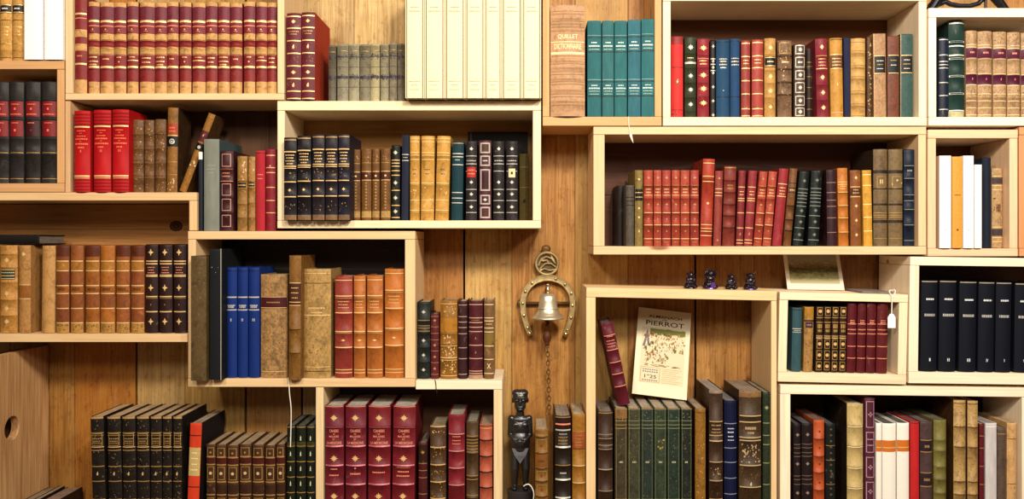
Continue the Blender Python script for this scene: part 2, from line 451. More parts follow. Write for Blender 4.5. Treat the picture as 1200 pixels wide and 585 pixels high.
crate(911.6, 344, 1062, 449, 'small wooden crate of brown gilt and dark red books with paper tag', '#f2dcb8', tt=9, tl=10, tr=10, tb=11, back='#33200f', tilt=T14)
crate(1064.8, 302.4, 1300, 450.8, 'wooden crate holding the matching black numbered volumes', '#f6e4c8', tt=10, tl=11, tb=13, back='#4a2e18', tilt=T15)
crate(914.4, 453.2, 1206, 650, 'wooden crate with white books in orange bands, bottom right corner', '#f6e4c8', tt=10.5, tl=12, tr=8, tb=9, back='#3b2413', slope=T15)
# crate under the centre left, its top is half a board
cr = empty('wooden_crate', (wx(480), 0, wz(650)), 'wooden crate of burgundy volumes at the bottom centre, little books on its top', 'crate')
T, TZ = wood('#f6e6c8', 'X', .2), wood('#e6cda0', 'Z', .25)
board('top_board', cr, 487.2, 588.5, 446.2, 456.5, 0, .168, T)
board('side_board', cr, 370, 379, 454.3, 640, .001, .168, TZ)
board('side_board', cr, 578.5, 588.5, 456.9, 640, .001, .168, TZ)
board('bottom_board', cr, 370, 588.5, 640.3, 650, 0, .168, T)
bm = bmesh.new(); r = cr.location
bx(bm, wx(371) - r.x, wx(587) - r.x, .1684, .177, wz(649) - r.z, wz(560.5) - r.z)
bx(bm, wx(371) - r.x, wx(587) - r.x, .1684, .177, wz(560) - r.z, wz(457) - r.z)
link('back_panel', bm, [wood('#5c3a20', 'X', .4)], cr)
# standing crate with a round hand hole, lower left
hc = empty('wooden_crate', (wx(40), 0, wz(650)), 'upright wooden crate with a round hand hole, lower left corner', 'crate')
XI = wx(57, .172); TH = .019; FY, BY = -.045, .172; r = hc.location
zt0, zt1 = wz(404.5, .172), wz(640) + .0005
bm = bmesh.new(); hy, hz = .024, wz(502, .024); RY, RZ = .028, .029; n = 32
def ring(x, rr):
    return [bm.verts.new((x, hy + RY * rr * math.cos(2 * math.pi * i / n), hz + RZ * rr * math.sin(2 * math.pi * i / n))) for i in range(n)]
def rect(x):
    o = []
    for i in range(n):
        a = 2 * math.pi * i / n; c, s = math.cos(a), math.sin(a)
        ky = ((BY - hy) / c if c > 1e-6 else (FY - hy) / c if c < -1e-6 else 1e9)
        kz = ((zt0 - hz) / s if s > 1e-6 else (zt1 - hz) / s if s < -1e-6 else 1e9)
        q = min(ky, kz); o.append(Vector((x, hy + q * c, hz + q * s)))
    for cy_, cz_ in ((BY, zt0), (FY, zt0), (FY, zt1), (BY, zt1)):
        j = min(range(n), key=lambda i: (o[i] - Vector((x, cy_, cz_))).length); o[j] = Vector((x, cy_, cz_))
    return [bm.verts.new(p) for p in o]
ri, ro = ring(XI, 1), rect(XI); rbi, rbo = ring(XI - TH, 1), rect(XI - TH)
for i in range(n):
    j = (i + 1) % n
    bm.faces.new((ri[i], ri[j], ro[j], ro[i])); bm.faces.new((rbi[j], rbi[i], rbo[i], rbo[j]))
    bm.faces.new((ri[j], ri[i], rbi[i], rbi[j])); bm.faces.new((ro[i], ro[j], rbo[j], rbo[i]))
bmesh.ops.recalc_face_normals(bm, faces=bm.faces)
bmesh.ops.translate(bm, verts=bm.verts, vec=-r)
link('side_board', bm, [wood('#dcb07c', 'Z', .7, True, .6, .8)], hc)
board('bottom_board', hc, -6, 74, 640.3, 650, 0, .168, wood('#c08d54', 'X'))
# shelves that carry the lowest books beside the crates
sb = board('wooden_shelf', None, 75.5, 369.2, 640.3, 650, 0, .168, wood('#cfa065', 'X')); tag(sb, 'wooden shelf board under the worn black set, bottom left', 'shelf')
sb = board('wooden_shelf', None, 589.3, 686.2, 640.3, 650, 0, .168, wood('#cfa065', 'X', .3)); tag(sb, 'wooden shelf board under the carved statue, bottom centre', 'shelf')

bn = empty('bench', (0, 0, 0), 'long low wooden bench under all the crates, below the frame', 'bench')
bm = bevbox(wx(-200), wx(1350), -.05, .175, wz(650.6) - .03, wz(650.6), .002); link('seat', bm, [wood('#9a6c3c', 'X')], bn)
for x in (-190, 400, 800, 1330):
    bm = bevbox(wx(x), wx(x + 20), -.04, .17, .0, wz(650.6) - .0302, .002); link('leg', bm, [wood('#9a6c3c', 'Z')], bn)
hole_shade = empty('wooden_crate', (wx(-40), 0, wz(650)), 'added dark board that darkens the view through the hand hole, lower left corner', 'crate')
bm = bevbox(-1.290 - hole_shade.location.x, -1.262 - hole_shade.location.x, -.04, .17, 0, wz(420) - hole_shade.location.z); link('side_board', bm, [wood('#5a3c22', 'Z')], hole_shade)  # lone board added beyond the panel to keep the hand hole dark

# ------------------------------------------------------------------ plank wall
seams = [-260, -130, 12, 88, 161, 217, 289, 355, 415, 475, 545, 600, 674, 736, 816, 884, 960, 1030, 1100, 1170, 1260, 1400, 1520]
tones = ['#c89658', '#c89658', '#b5803e', '#b87630', '#c39a60', '#c39650', '#b07c42', '#d2ac72', '#dcb474', '#b4783a', '#cfa05c', '#c78c48', '#cc9a54', '#b47a3c', '#bc8648', '#a8703a', '#9c683a', '#b07a40', '#bc8a50', '#b47a40', '#b47a40', '#b47a40']
bm = bmesh.new(); wm = []
for i in range(len(seams) - 1):
    g = .0052 if seams[i + 1] in (161, 289, 355, 545, 816, 700) else .0009
    bx(bm, wx(seams[i], WALL) + .0005, wx(seams[i + 1], WALL) - g, WALL, WALL + .02, .0, 2.6, i)
    cc = tones[i].lstrip('#'); cc = '#%02x%02x%02x' % tuple(min(255, int(int(cc[j:j+2], 16) * f)) for j, f in ((0, .97), (2, 1.03), (4, 1.08)))
    wm.append(wood(cc, 'Z', .5 + .1 * (i % 3), i % 2 == 0, .55, .75 + .13 * (i % 4), True, True))
bx(bm, wx(seams[0], WALL), wx(seams[-1], WALL), WALL + .0205, WALL + .06, 0, 2.6, len(wm)); wm.append(plain('#0c0603', .9, 0, 'dark_gap'))
wl = link('wall_back', bm, wm); wl['kind'] = 'structure'
bm = bmesh.new(); bx(bm, -2.2, 2.4, -3.2, WALL + .06, -.06, 0)
fl = link('floor', bm, [wood('#8a6a48', 'X')]); fl['kind'] = 'structure'

# ------------------------------------------------------------------ the books
g, gd, sv = gilt(GOLD), gilt(GOLDD), gilt(SILV)
blk, wht, pk = plain('#17110e'), plain('#efe7d8'), plain('#e58f70', .5, 0, 'foil')
brk = plain('#5c3218'); tanm = plain('#c89a5e', .6, 0, 'tan_leather'); lpur = plain('#5a2030')
def ST(m, ops=(), **k): return dict(m=m, ops=list(ops), **k)
def bk(x0, x1, top, st, label, **k): return dict(x0=x0, x1=x1, top=top, st=st, label=label, **k)
def bands(ts, th=1.6, m=None): return [('B', t, th, m) for t in ts]
def lines(ts, th, m): return [('L', t, th, m) for t in ts]

# red and tan set, top left
redm = leather('#851c22', .22); redp = leather('#74243a', .3, '#955050'); tl_ = leather('#c9985c', .45, '#e0bd86')
def redset(i):
    tx = [[('T', .60, .7, 1.2, g), ('T', .645, .8, 1.2, g), ('T', .68, .6, 1.2, g)], [('T', .62, .45, 1.3, g)], [('T', .60, .4, 1.2, g), ('O', .65, 'dot', 2.2, g)],
          [('L', .635, 1, g), ('T', .60, .5, 1, g)], [('T', .61, .6, 1.4, g), ('T', .655, .55, 1.2, g)]][i % 5]
    return ST(redm, [('S', 0, .05, tl_), ('S', .05, .195, redp), ('S', .235, .345, leather('#82202f', .25)), ('S', .345, .42, tl_), ('S', .49, .575, tl_), ('S', .865, 1, tl_),
        ('L', .21, 2.4, g), ('L', .262, 1.0, pk), ('O', .30, 'dot', 2.0, g), ('T', .318, .3, .9, gd), ('L', .706, 2.2, g), ('L', .735, .7, blk), ('L', .352, .6, gd), ('L', .412, .6, brk), ('L', .5, .6, gd), ('L', .567, .6, brk),
        ('T', .92, .75, 2.0, gd), ('B', .42, 1.0), ('B', .49, 1.0)] + tx, round=.17, L=.12)
xs = [(101.7, 115.4), (115.4, 132), (132, 146.8), (147.8, 161.1), (162, 180), (180.4, 194.5), (194.5, 208.2), (209.2, 223.2), (224, 239.8), (240.2, 253.9), (254.3, 268.5), (268.9, 283), (284.7, 298.4), (299.2, 312.2), (312.2, 324)]
shelf(109.4, [bk(86, 100.6, -6, ST(redm, [('S', 0, .03, tl_), ('L', .19, 2, g), ('L', .235, 1, pk), ('S', .35, .425, tl_), ('S', .495, .565, tl_), ('T', .62, .5, 1.2, pk), ('L', .70, 2, g), ('S', .86, 1, tl_), ('L', .36, .7, gd), ('L', .505, .7, gd)], L=.12),
    'red and tan banded volume standing apart at the left end of its set', d=.001)], group=None)
shelf(109.4, [bk(a, b, 1.5 + (i * 7 % 3) * .5, redset(i), f'red and tan banded volume, {ordn(i)} of the close row of fifteen, counted from left') for i, (a, b) in enumerate(xs)], d=.012, group='red and tan banded set')

# top left corner: two tan volumes and two white cases
tv = leather('#c8964e', .5, '#e0bb74')
def tvs(): return ST(tv, [('T', .60, .7, 1.4, g), ('T', .65, .5, 1.4, g), ('T', .69, .6, 1.2, g), ('L', .52, .8, brk), ('L', .79, 1, gd), ('B', .86, 1.5), ('L', .95, .8, brk), ('A', .34, .44, plain('#1d1a1c'), .95, [('l', .08, .8, g), ('t', .5, 1.6, wht, .5), ('l', .92, .8, g)])], L=.12)
shelf(70.6, [bk(-17, -2, -30, tvs(), 'tan leather volume with black label, cut off by the left frame edge'), bk(-1.5, 12.6, -30, tvs(), 'tan leather volume with black label, left of the pair beside white cases'),
    bk(13, 27, -30, tvs(), 'tan leather volume with black label, touching the white slipcase')], d=.02)
wc = plain('#fbf8f4', .45, 0, 'white_card')
shelf(70.6, [bk(28, 50.2, -40, ST(wc, [], round=.02, pg='#f2eee4', L=.12), 'plain white slipcase, left of two beside the red set', name='slipcase'),
    bk(50.8, 73.4, -40, ST(wc, [('V', -.93, 1.2, plain('#b9b2aa'))], round=.02, pg='#f2eee4', L=.12), 'plain white slipcase, right of two, next to the red set', name='slipcase')], d=-.006)

# maroon pair with the red cover, olive set, cream volumes
mar = leather('#64182a', .18); rc = cloth('#9c3421')
def marp(): return ST(mar, lines([.04, .175, .32, .465, .61, .755, .90, .985], 1.3, g) + [('O', .10, 'flo', 6, g, 1.2), ('T', .215, .7, 1, gd), ('T', .245, .5, 1, gd), ('O', .39, 'fig', 7, g, 1), ('Z', .50, .58, 5, 2, gd), ('O', .685, 'flo', 6, g, 1.3), ('O', .83, 'fig', 7, g, 1.1)], side=rc, L=.15, round=.12, pg='#8d3a2a')
shelf(117.6, [bk(335.2, 352.4, 15, marp(), 'tall maroon gilt volume, left of the pair beside the olive set'), bk(352.8, 368.8, 14, marp(), 'tall maroon gilt volume showing its brick red cover, right of the pair')], d=-.006)
cols = ['#5f594a', '#86806a', '#948c72', '#7c7560', '#a59a74', '#8e866c', '#847b66', '#6e6654']
def olv(c): 
    m = leather(c, .4, '#b3aa88'); s = plain('#3c3440')
    return ST(m, [('Z', .17, .27, 14, 3.2, s), ('Z', .53, .62, 16, 3.2, s), ('L', .575, 3, s), ('L', .22, 1.3, s), ('B', .03, 1.2), ('L', .12, .5, gd), ('L', .4, .4, s), ('L', .75, .4, s)], L=.11)
ox = [(384.4, 393.4, 53), (394.5, 408, 51.5), (408.4, 420.8, 51.5), (421.2, 433.6, 51.8), (433.6, 444.7, 51), (445.4, 455.4, 51), (455.9, 465, 50), (465.5, 473.6, 51)]
ol = ['faded olive grey volume, narrow and darkest, left end of the small set', None, None, None, 'pale tan volume in the small olive grey set above the crate', None, None, 'olive grey volume touching the first cream volume, right end of small set']
for i, n_ in ((1, 'second'), (2, 'third'), (3, 'fourth'), (5, 'sixth'), (6, 'seventh')): ol[i] = f'olive grey volume, {n_} from left in the small set of eight left of cream volumes'
shelf(117.6, [bk(a, b, t, olv(cols[i]), ol[i]) for i, (a, b, t) in enumerate(ox)], d=.02, group='small olive grey set')
crm = plain('#e4d3ae', .6, 0, 'cream_card'); crd = plain('#6e6040', .7, 0, 'groove'); cri = plain('#a08f68', .7, 0, 'pale_ink')
cx_ = [474.6, 497.3, 521.1, 545, 568, 587.8, 611.8, 634.4]
shelf(117.6, [bk(cx_[i], cx_[i + 1], -36, ST(crm, [('V', -.84, 1.5, crd), ('V', .84, 1.5, crd), ('T', .295, .45, .8, cri), ('T', .325, .6, 1, cri), ('T', .87, .6, .7, cri), ('T', .90, .35, .7, cri), ('T', .935, .5, .7, cri)], round=.035, pg='#efe2c0', L=.15),
    f'tall cream volume with grooved edges, {ordn(i)} of seven counted from the left', d=-.03) for i in range(7)], group='tall cream volumes')

# dictionary and teal volumes
dm = leather('#b08763', .32, '#cba37c'); dl = plain('#8f6a48'); yl = plain('#f1d79c', .45, 0, 'gilt')
dops = []
for t in (.06, .085, .15, .175, .20, .235, .53, .60, .625, .69, .715, .80, .825, .90): dops += [('L', t, .8, dl)]
for t in (.07, .16, .22, .48, .61, .70, .81, .89, .97): dops += [('L', t, .6, tanm)]
for t in (.12, .50, .56, .66, .76, .86): dops += [('B', t, 2.4)]
dops += [('W', .29, 'QUILLET', 6, .58, yl), ('L', .335, .8, yl), ('W', .375, 'DICTIONNAIRE', 6.5, .78, yl), ('L', .435, 2.6, yl), ('L', .46, .6, dl)]
shelf(137, [bk(644.8, 686, 5, ST(dm, dops, round=.2, L=.15), 'thick tan dictionary with gilt title lettering, tallest volume beside the teal books')], d=-.008)
tb_ = plain('#12302f'); tw = plain('#d9e6da', .5, 0, 'silver_lettering')
def teal(c): return ST(cloth(c, .75, .16), [('L', .175, 1.3, tb_), ('L', .325, 1.4, tb_), ('L', .635, 1.3, tb_), ('L', .785, 1.4, tb_), ('L', .155, .8, plain('#5f9090')), ('L', .615, .9, plain('#6a9a98')),
    ('T', .23, .45, 1.3, tw), ('T', .265, .8, 1.6, tw), ('T', .30, .75, 1, plain('#9dbfb0')), ('T', .675, .45, 1, tw), ('T', .705, .8, 1.5, tw), ('T', .735, .75, .9, plain('#9dbfb0')), ('T', .765, .7, .8, plain('#9dbfb0'))], round=.07, L=.13, pg='#c9bfa0')
tx_ = [(688.3, 704.9, 24, '#2a5c60'), (705.6, 719.7, 24, '#306062'), (720.2, 735, 24, '#2b6062'), (735.8, 751, 23, '#305f6a'), (751.6, 767, 22, '#2c6064')]
shelf(137, [bk(a, b, t, teal(c), f'teal cloth volume, {ordn(i)} of the five beside the tan dictionary') for i, (a, b, t, c) in enumerate(tx_)], d=.0, group='teal cloth volumes')

# top right crate
lab_blk = plain('#0c0e12', .5, 0, 'label_black'); lab_mar = leather('#5b1a2a', .2)
def rt(c, n=7): return ST(leather(c, .25, '#c98a6a'), lines([.04, .21, .36, .52, .69, .88, .97], 1.2, g) + [('T', .26, .6, 1, g), ('T', .30, .6, 1, g)], L=.12)
shelf(137.3, [
    bk(786.9, 801.2, 42.2, ST(cloth('#bd2f2d', .6), [('S', 0, .08, leather('#8a2228', .3)), ('L', .09, .6, blk), ('L', .38, .5, blk), ('O', .56, 'flo', 10, plain('#5a4a30'), .7), ('O', .55, 'fig', 7, g, .8), ('Z', .92, .98, 5, 3, blk), ('L', .90, .5, blk)], L=.12), 'bright red cloth volume with small emblem, left end of the top right crate'),
    bk(802.6, 816.4, 43, ST(leather('#2c3320', .3), [('O', .13, 'flo', 8, sv, 1.2), ('T', .26, .6, 1, g), ('L', .32, 2.2, sv), ('O', .48, 'flo', 7, sv, 1.2), ('O', .65, 'flo', 7, sv, 1.2), ('O', .83, 'flo', 7, sv, 1.2)] + bands([.2, .38, .56, .74, .91]), L=.12), 'dark green volume with silver flowers between two red volumes, top right crate'),
    bk(817.4, 831.7, 45, ST(leather('#8b2030', .25), [('O', .12, 'flo', 8, g, 1.5), ('O', .46, 'flo', 8, g, 1.6), ('O', .63, 'flo', 8, g, 1.6), ('O', .81, 'flo', 8, g, 1.6), ('L', .25, .8, pk), ('T', .28, .7, 1, g), ('T', .32, .6, 1, g)] + bands([.2, .36, .55, .72]), L=.12), 'crimson volume with four wide gilt ornaments, top right crate'),
    bk(832.5, 839, 47, ST(leather('#191210', .2), [('O', t, 'dia', 5, sv, 1) for t in (.08, .27, .35, .42, .6, .78, .96)] + lines([.24, .31, .39], 1, sv), L=.11), 'very thin black volume with silver marks beside the blue pair'),
    bk(839.8, 855.7, 46, ST(cloth('#1f3f5c', .7), [('T', .25, .6, 1, sv), ('T', .28, .5, 1.2, g), ('T', .32, .6, 1.2, sv), ('T', .36, .45, 1.2, sv), ('L', .03, .6, blk), ('O', .65, 'dot', 1.8, gd), ('L', .73, .6, blk)], L=.12), 'blue cloth volume, wider of the pair in the top right crate'),
    bk(856, 867.5, 45, ST(cloth('#1e3c5e', .7), [('T', .25, .8, 1, sv), ('T', .29, .8, 1.2, g), ('T', .33, .8, 1.2, sv), ('L', .03, .6, blk), ('L', .73, .6, blk)], L=.12), 'blue cloth volume, narrower of the pair in the top right crate'),
    bk(868.9, 879.8, 47, rt('#8e2f2c'), 'brick red volume with gilt lines touching the narrow blue volume'),
    bk(881.6, 895.2, 46, rt('#a03530'), 'brick red volume with gilt lines beside the tan one with black label'),
    bk(896.4, 909.7, 44.5, ST(leather('#b08448', .45, '#d9ae6c'), [('A', .23, .36, lab_blk, .95, [('l', .1, .8, g), ('t', .5, 1.4, g, .6), ('l', .9, .8, g)]), ('O', .12, 'flo', 7, g), ('O', .48, 'flo', 8, g, .8), ('O', .66, 'flo', 8, g, .8), ('O', .86, 'flo', 7, g, .8)] + bands([.2, .4, .56, .74], 1.4), L=.12), 'golden tan volume with black label band, top right crate'),
    bk(912, 929, 47, ST(leather('#6f543e', .6, '#a98a66'), bands([.2, .37, .54, .7], 2.2, leather('#3a281c', .3)) + [('Z', .02, .97, 26, 4, gd), ('F', .03, .17, gd, .7), ('T', .28, .5, 1.6, g)], L=.12), 'mottled brown ribbed volume, widest among its neighbours in the top right crate'),
    bk(931.3, 944.6, 51, ST(leather('#4a3526', .3), [(o, a, b_, sv, .9, .85) for o, a, b_ in (('F', .02, .14), ('F', .18, .32), ('F', .36, .48), ('F', .52, .66), ('F', .70, .83), ('F', .86, .97))] + [('O', t, 'flo', 7, sv) for t in (.08, .42, .59, .765, .915)] + [('T', .25, .4, 2, sv)], L=.12), 'brown volume with a column of silver framed squares'),
    bk(945.3, 952.6, 56, ST(leather('#2e201a', .3), lines([.2, .26, .4, .55, .7, .85], .6, gd), L=.10), 'short dark brown volume shaded between framed volume and crimson one', d=.05),
    bk(958.4, 972.6, 44.5, ST(leather('#7c1c30', .18), [('O', .11, 'flo', 8, g, .8), ('L', .22, .8, g), ('T', .26, .6, .8, g), ('T', .30, .6, .8, g), ('T', .34, .6, .8, g), ('L', .38, .8, g), ('O', .49, 'flo', 8, g, .9), ('O', .68, 'flo', 8, g, .9), ('O', .87, 'flo', 8, g, .9)] + bands([.21, .4, .58, .77]), L=.12), 'crimson leather volume with gilt flowers, leaning slightly left, top right crate', dx=-2.6),
    bk(974.6, 989.6, 44, ST(leather('#b67e3a', .3, '#d2a35e'), [('S', .21, .38, leather('#6a3c28', .3)), ('L', .21, .8, g), ('T', .26, .7, 1, g), ('T', .30, .7, 1, g), ('T', .34, .7, 1, g), ('L', .38, .8, g), ('O', .58, 'fig', 6, g, .5), ('L', .93, 1.5, pk), ('L', .02, 1, brk)], L=.12), 'tan volume with brown title band, leaning slightly left beside a navy spine', dx=-1.6),
    bk(990, 997.6, 44, ST(cloth('#20233c'), [], L=.11), 'thin plain navy volume squeezed between two tan volumes', dx=-1),
    bk(998.2, 1015.5, 44.5, ST(leather('#b98f52', .3, '#d3ac70'), bands([.18, .36, .5, .68, .84], 1.2) + lines([.05, .16, .2, .22, .34, .38, .48, .52, .66, .7, .82, .86, .97], .6, plain('#8c6630')), L=.13), 'yellow tan volume with fine dark ruled lines, top right crate'),
    bk(1016.2, 1022, 43, ST(leather('#50301c', .5), [('Z', .03, .97, 22, 4, plain('#c9a878'))], L=.11), 'thin brown and cream speckled volume, worn spine'),
    bk(1024.4, 1039.4, 39, ST(leather('#a07a56', .55, '#c4a27a'), [('A', .26, .48, lab_blk, .9, [('l', .03, .7, g), ('t', .3, .9, sv, .55), ('t', .5, 1, gd, .45), ('t', .72, .8, sv, .55), ('l', .97, .7, g)]), ('V', -.93, .8, gd), ('V', .93, .8, gd)], L=.13, round=.06), 'tan marbled volume with large black label, left of three with such labels', dx=-1),
    bk(1040.2, 1054.2, 42, ST(leather('#6e3524', .5, '#96563c'), [('A', .23, .46, lab_blk, .9, [('l', .03, .7, g), ('t', .3, .9, gd, .55), ('t', .55, .9, sv, .5), ('l', .97, .7, g)])], L=.13, round=.06), 'reddish brown volume with large black label, top right crate'),
    bk(1055.2, 1070.2, 39.5, ST(leather('#2c4a44', .5, '#5c7a70'), [('A', .25, .47, lab_blk, .9, [('l', .03, .7, g), ('t', .28, .9, sv, .5), ('t', .5, 1, gd, .6), ('t', .74, .8, sv, .5), ('l', .97, .7, g)]), ('V', -.93, .8, gd)], L=.13, round=.06), 'green marbled volume with large black label, right end of the top right crate'),
], d=.018)

# corner crate
pur = plain('#4f1730', .5, 0, 'label_purple')
def c7(): return ST(leather('#a88660', .6, '#cfae84'), [('S', .20, .31, pur), ('S', .50, .61, pur), ('T', .25, .4, 2, pk), ('O', .55, 'fig', 4, pk, .7), ('Z', .02, .17, 10, 3, plain('#7b5a3a')), ('Z', .64, .75, 8, 3, plain('#7b5a3a'))] + lines([.16, .19, .32, .49, .62, .72, .80, .88, .96], .9, plain('#dcbc90')) + bands([.31, .5, .76], 1.2), L=.12)
wl_ = plain('#e8e6dc', .5, 0, 'silver_lettering')
shelf(137.3, [bk(1101, 1112.7, 43.4, ST(leather('#141c2e', .3), lines([.03, .22, .30, .34, .38, .56, .72, .89], .9, sv), L=.12), 'dark navy volume with fine silver lines, corner crate, left end'),
    bk(1113.2, 1132.2, 24.6, ST(leather('#16302a', .2), [('L', .02, 1.6, sv), ('L', .21, 1.8, wl_), ('L', .255, 1.4, wl_), ('L', .35, 1.6, sv), ('L', .385, 2, wl_), ('L', .565, 2, wl_), ('L', .745, 2, wl_), ('S', .93, 1, leather('#b0a77c', .5)), ('L', .92, 1.2, wl_)] + bands([.21, .385, .565, .745], 1.8), L=.13), 'tall dark green volume with white ruled bands, corner crate'),
    ] + [bk(a, b_, 35.5 + i * .6, c7(), f'tan volume with two purple label bands, {ordn(i)} after the tall green volume', group='tan volumes with purple bands') for i, (a, b_) in enumerate([(1133, 1146.4), (1147.2, 1164.4), (1165.2, 1181), (1181.8, 1197.2), (1198, 1213), (1214, 1229)])], d=.02)

# black books with red labels
rl = plain('#7e1a1e', .5, 0, 'label_red'); rl2 = plain('#3a1416', .5, 0, 'label_brown'); rk = plain('#f0704c', .5, 0, 'red_gilt')
def bkr(i): 
    return ST(leather('#2c2826', .35, '#54504a'), [('L', .70, .8, gd), ('L', .955, .8, gd), ('A', .195, .345, rl, .95, [('t', .2, 1.2, rk, .55), ('d', .5, 2.6, rk), ('t', .85, 1.4, rk, .75)]), ('A', .385, .54, rl2 if i == 3 else rl, .95, [('t', .15, 1.2, rk, .5), ('d', .62, 2.8, rk if i != 3 else rl)]), ('B', .18, 1.2), ('B', .37, 1.2), ('B', .56, 1.2), ('B', .715, 1.2)], L=.13)
gx = [(-25, -9), (-8.5, 8.5), (9.2, 26.2), (27.8, 45.4), (46.8, 66)]
gl = ['black leather volume with red labels, hidden beyond the left frame edge', 'black leather volume with red labels, cut by the left frame edge', 'black leather volume with two red labels, left of the dark labelled one', 'black leather volume whose lower label has darkened', 'black leather volume with two red labels, beside the crate side']
shelf(214.6, [bk(a, b_, 95.3, bkr(i), gl[i]) for i, (a, b_) in enumerate(gx)], d=.012)

# three bright red, brown trio, tall brown, leaning one
br = cloth('#a81216', .55, .1)
def r3(n): return ST(br, bands([.045, .085, .125, .165], 1.8, cloth('#84171a', .6)) + bands([.845, .885, .925, .965], 1.8, cloth('#8e1a1e', .6)) + [('L', .20, 1.7, g), ('T', .25, .5, 1.1, rk), ('T', .28, .15, .8, rk), ('T', .315, .55, 1.2, rk), ('T', .35, .75, 1.6, rk), ('T', .38, .12, .8, rk), ('T', .41, .8, 1.8, rk), ('T', .455, .38, 1.8, rk), ('W', .50, n, 3, .05 * len(n) + .02, rk), ('L', .805, 1.8, g), ('L', .83, .6, g)], L=.10, round=.13)
brn = lambda: ST(leather('#6b4a2c', .6, '#a1794c'), bands([.2, .4, .6, .8], 1.2) + [('Z', .03, .97, 30, 3, gd), ('L', .28, .6, brk), ('L', .36, .7, brk), ('L', .56, .7, brk), ('L', .77, .7, brk)], L=.12)
z5 = 225.4
shelf(z5, [bk(85, 104.3, 129.5, r3('I'), 'bright red volume one, leftmost of the three fat red volumes'), bk(108, 128.6, 128.5, r3('II'), 'bright red volume two, middle of the three fat red volumes'), bk(130.2, 149.8, 128, r3('III'), 'bright red volume three, beside the small brown trio')], d=-.006)
shelf(z5, [bk(152.6, 167.2, 140, brn(), 'small worn brown volume touching the third bright red volume'), bk(168.2, 179.7, 140.4, brn(), 'small worn brown volume, narrow middle one of its trio'), bk(180.5, 193.4, 139.5, brn(), 'small worn brown volume left of the tall spine with round emblem'),
    bk(194.2, 206.8, 125.7, ST(leather('#8c5a2c', .5, '#b98a4c'), [('S', .19, .31, plain('#9c3a20', .5, 0, 'label_red')), ('T', .24, .5, 1.8, rk), ('T', .28, .6, 1.6, rk), ('S', .34, .46, lab_blk), ('O', .4, 'dot', 8, sv), ('O', .4, 'dot', 5, lab_blk, 1.0), ('O', .402, 'dot', 3, sv), ('L', .33, .8, g), ('L', .64, .8, gd), ('L', .79, .8, gd), ('Z', .84, .97, 8, 4, plain('#d8c6a0'))], L=.08, side=leather('#3a2414', .3)), 'tall brown volume with round emblem on black label', dx=1.4)], d=.02)
shelf(z5, [bk(208.6, 218, 131.5, ST(leather('#94602c', .5, '#b98648'), [('S', .22, .36, lab_mar), ('O', .28, 'fig', 4, g), ('S', .38, .47, lab_blk), ('O', .43, 'dot', 5, sv), ('L', .72, .7, gd), ('Z', .6, .68, 4, 4, plain('#e6d6b0')), ('L', .04, .7, gd)], L=.07, side=leather('#4a2e18', .3)), 'tan volume leaning right against the grey volume', dx=36)], d=.03)
shelf(270.8, [bk(232.4, 237.4, 178, ST(plain('#151a26'), [('S', 0, .095, plain('#e6e2da'))], L=.12, round=.05), 'very thin navy volume with white top strip'),
    bk(238, 256.4, 162.8, ST(cloth('#76796e', .7), [('T', .29, .6, 1, plain('#9a9c8c')), ('T', .33, .6, 1, plain('#9a9c8c')), ('T', .37, .4, .8, plain('#9a9c8c'))], side=cloth('#3c4c50'), L=.155, round=.1, pg='#5a6264'), 'tall grey cloth volume with dark blue sides'),
    bk(257, 272.7, 176.5, ST(leather('#401820', .3), [(o, a, b_, plain('#b48a7c'), .9, .72) for o, a, b_ in (('F', .04, .20), ('F', .41, .56), ('F', .60, .75), ('F', .80, .95))] + [('L', .23, .7, pk), ('T', .28, .6, 1, pk), ('T', .32, .6, 1, pk), ('L', .38, .7, pk)] + bands([.22, .39, .58, .77], 1.2), L=.135), 'dark maroon volume with framed square panels beside the grey one'),
    bk(277.3, 289.3, 182.8, ST(leather('#936c38', .5, '#c49c5c'), [('Z', .04, .34, 12, 3, g), ('Z', .44, .97, 20, 3, gd), ('A', .36, .42, lab_blk, .8, [('t', .5, 1, g)])] + bands([.33, .43, .64, .82], 1.2), L=.12), 'ornate gilt tan volume with black label, left of the similar pair'),
    bk(290.4, 298.7, 183.3, ST(leather('#9c6f3c', .5, '#c9a060'), [('Z', .04, .34, 10, 3, g), ('Z', .42, .97, 18, 3, gd), ('A', .35, .40, lab_blk, .8, [('t', .5, 1, g)])] + bands([.33, .42, .62, .82], 1.2), L=.12), 'ornate gilt tan volume with black label, right of the similar pair'),
    bk(299.2, 310.1, 176.5, ST(cloth('#a3262e'), [('T', .30, .6, 1, pk), ('T', .35, .6, 1, pk), ('L', .03, .6, blk)], L=.12), 'plain red cloth volume left of the gilt lined crimson one'),
    bk(310.8, 322.4, 174.3, ST(leather('#86142a', .2), lines([.08, .23, .29, .47, .63, .78], .9, g) + [('O', .21, 'flo', 3, g)], L=.12), 'crimson volume with gilt lines beside the crate side')], d=.01)

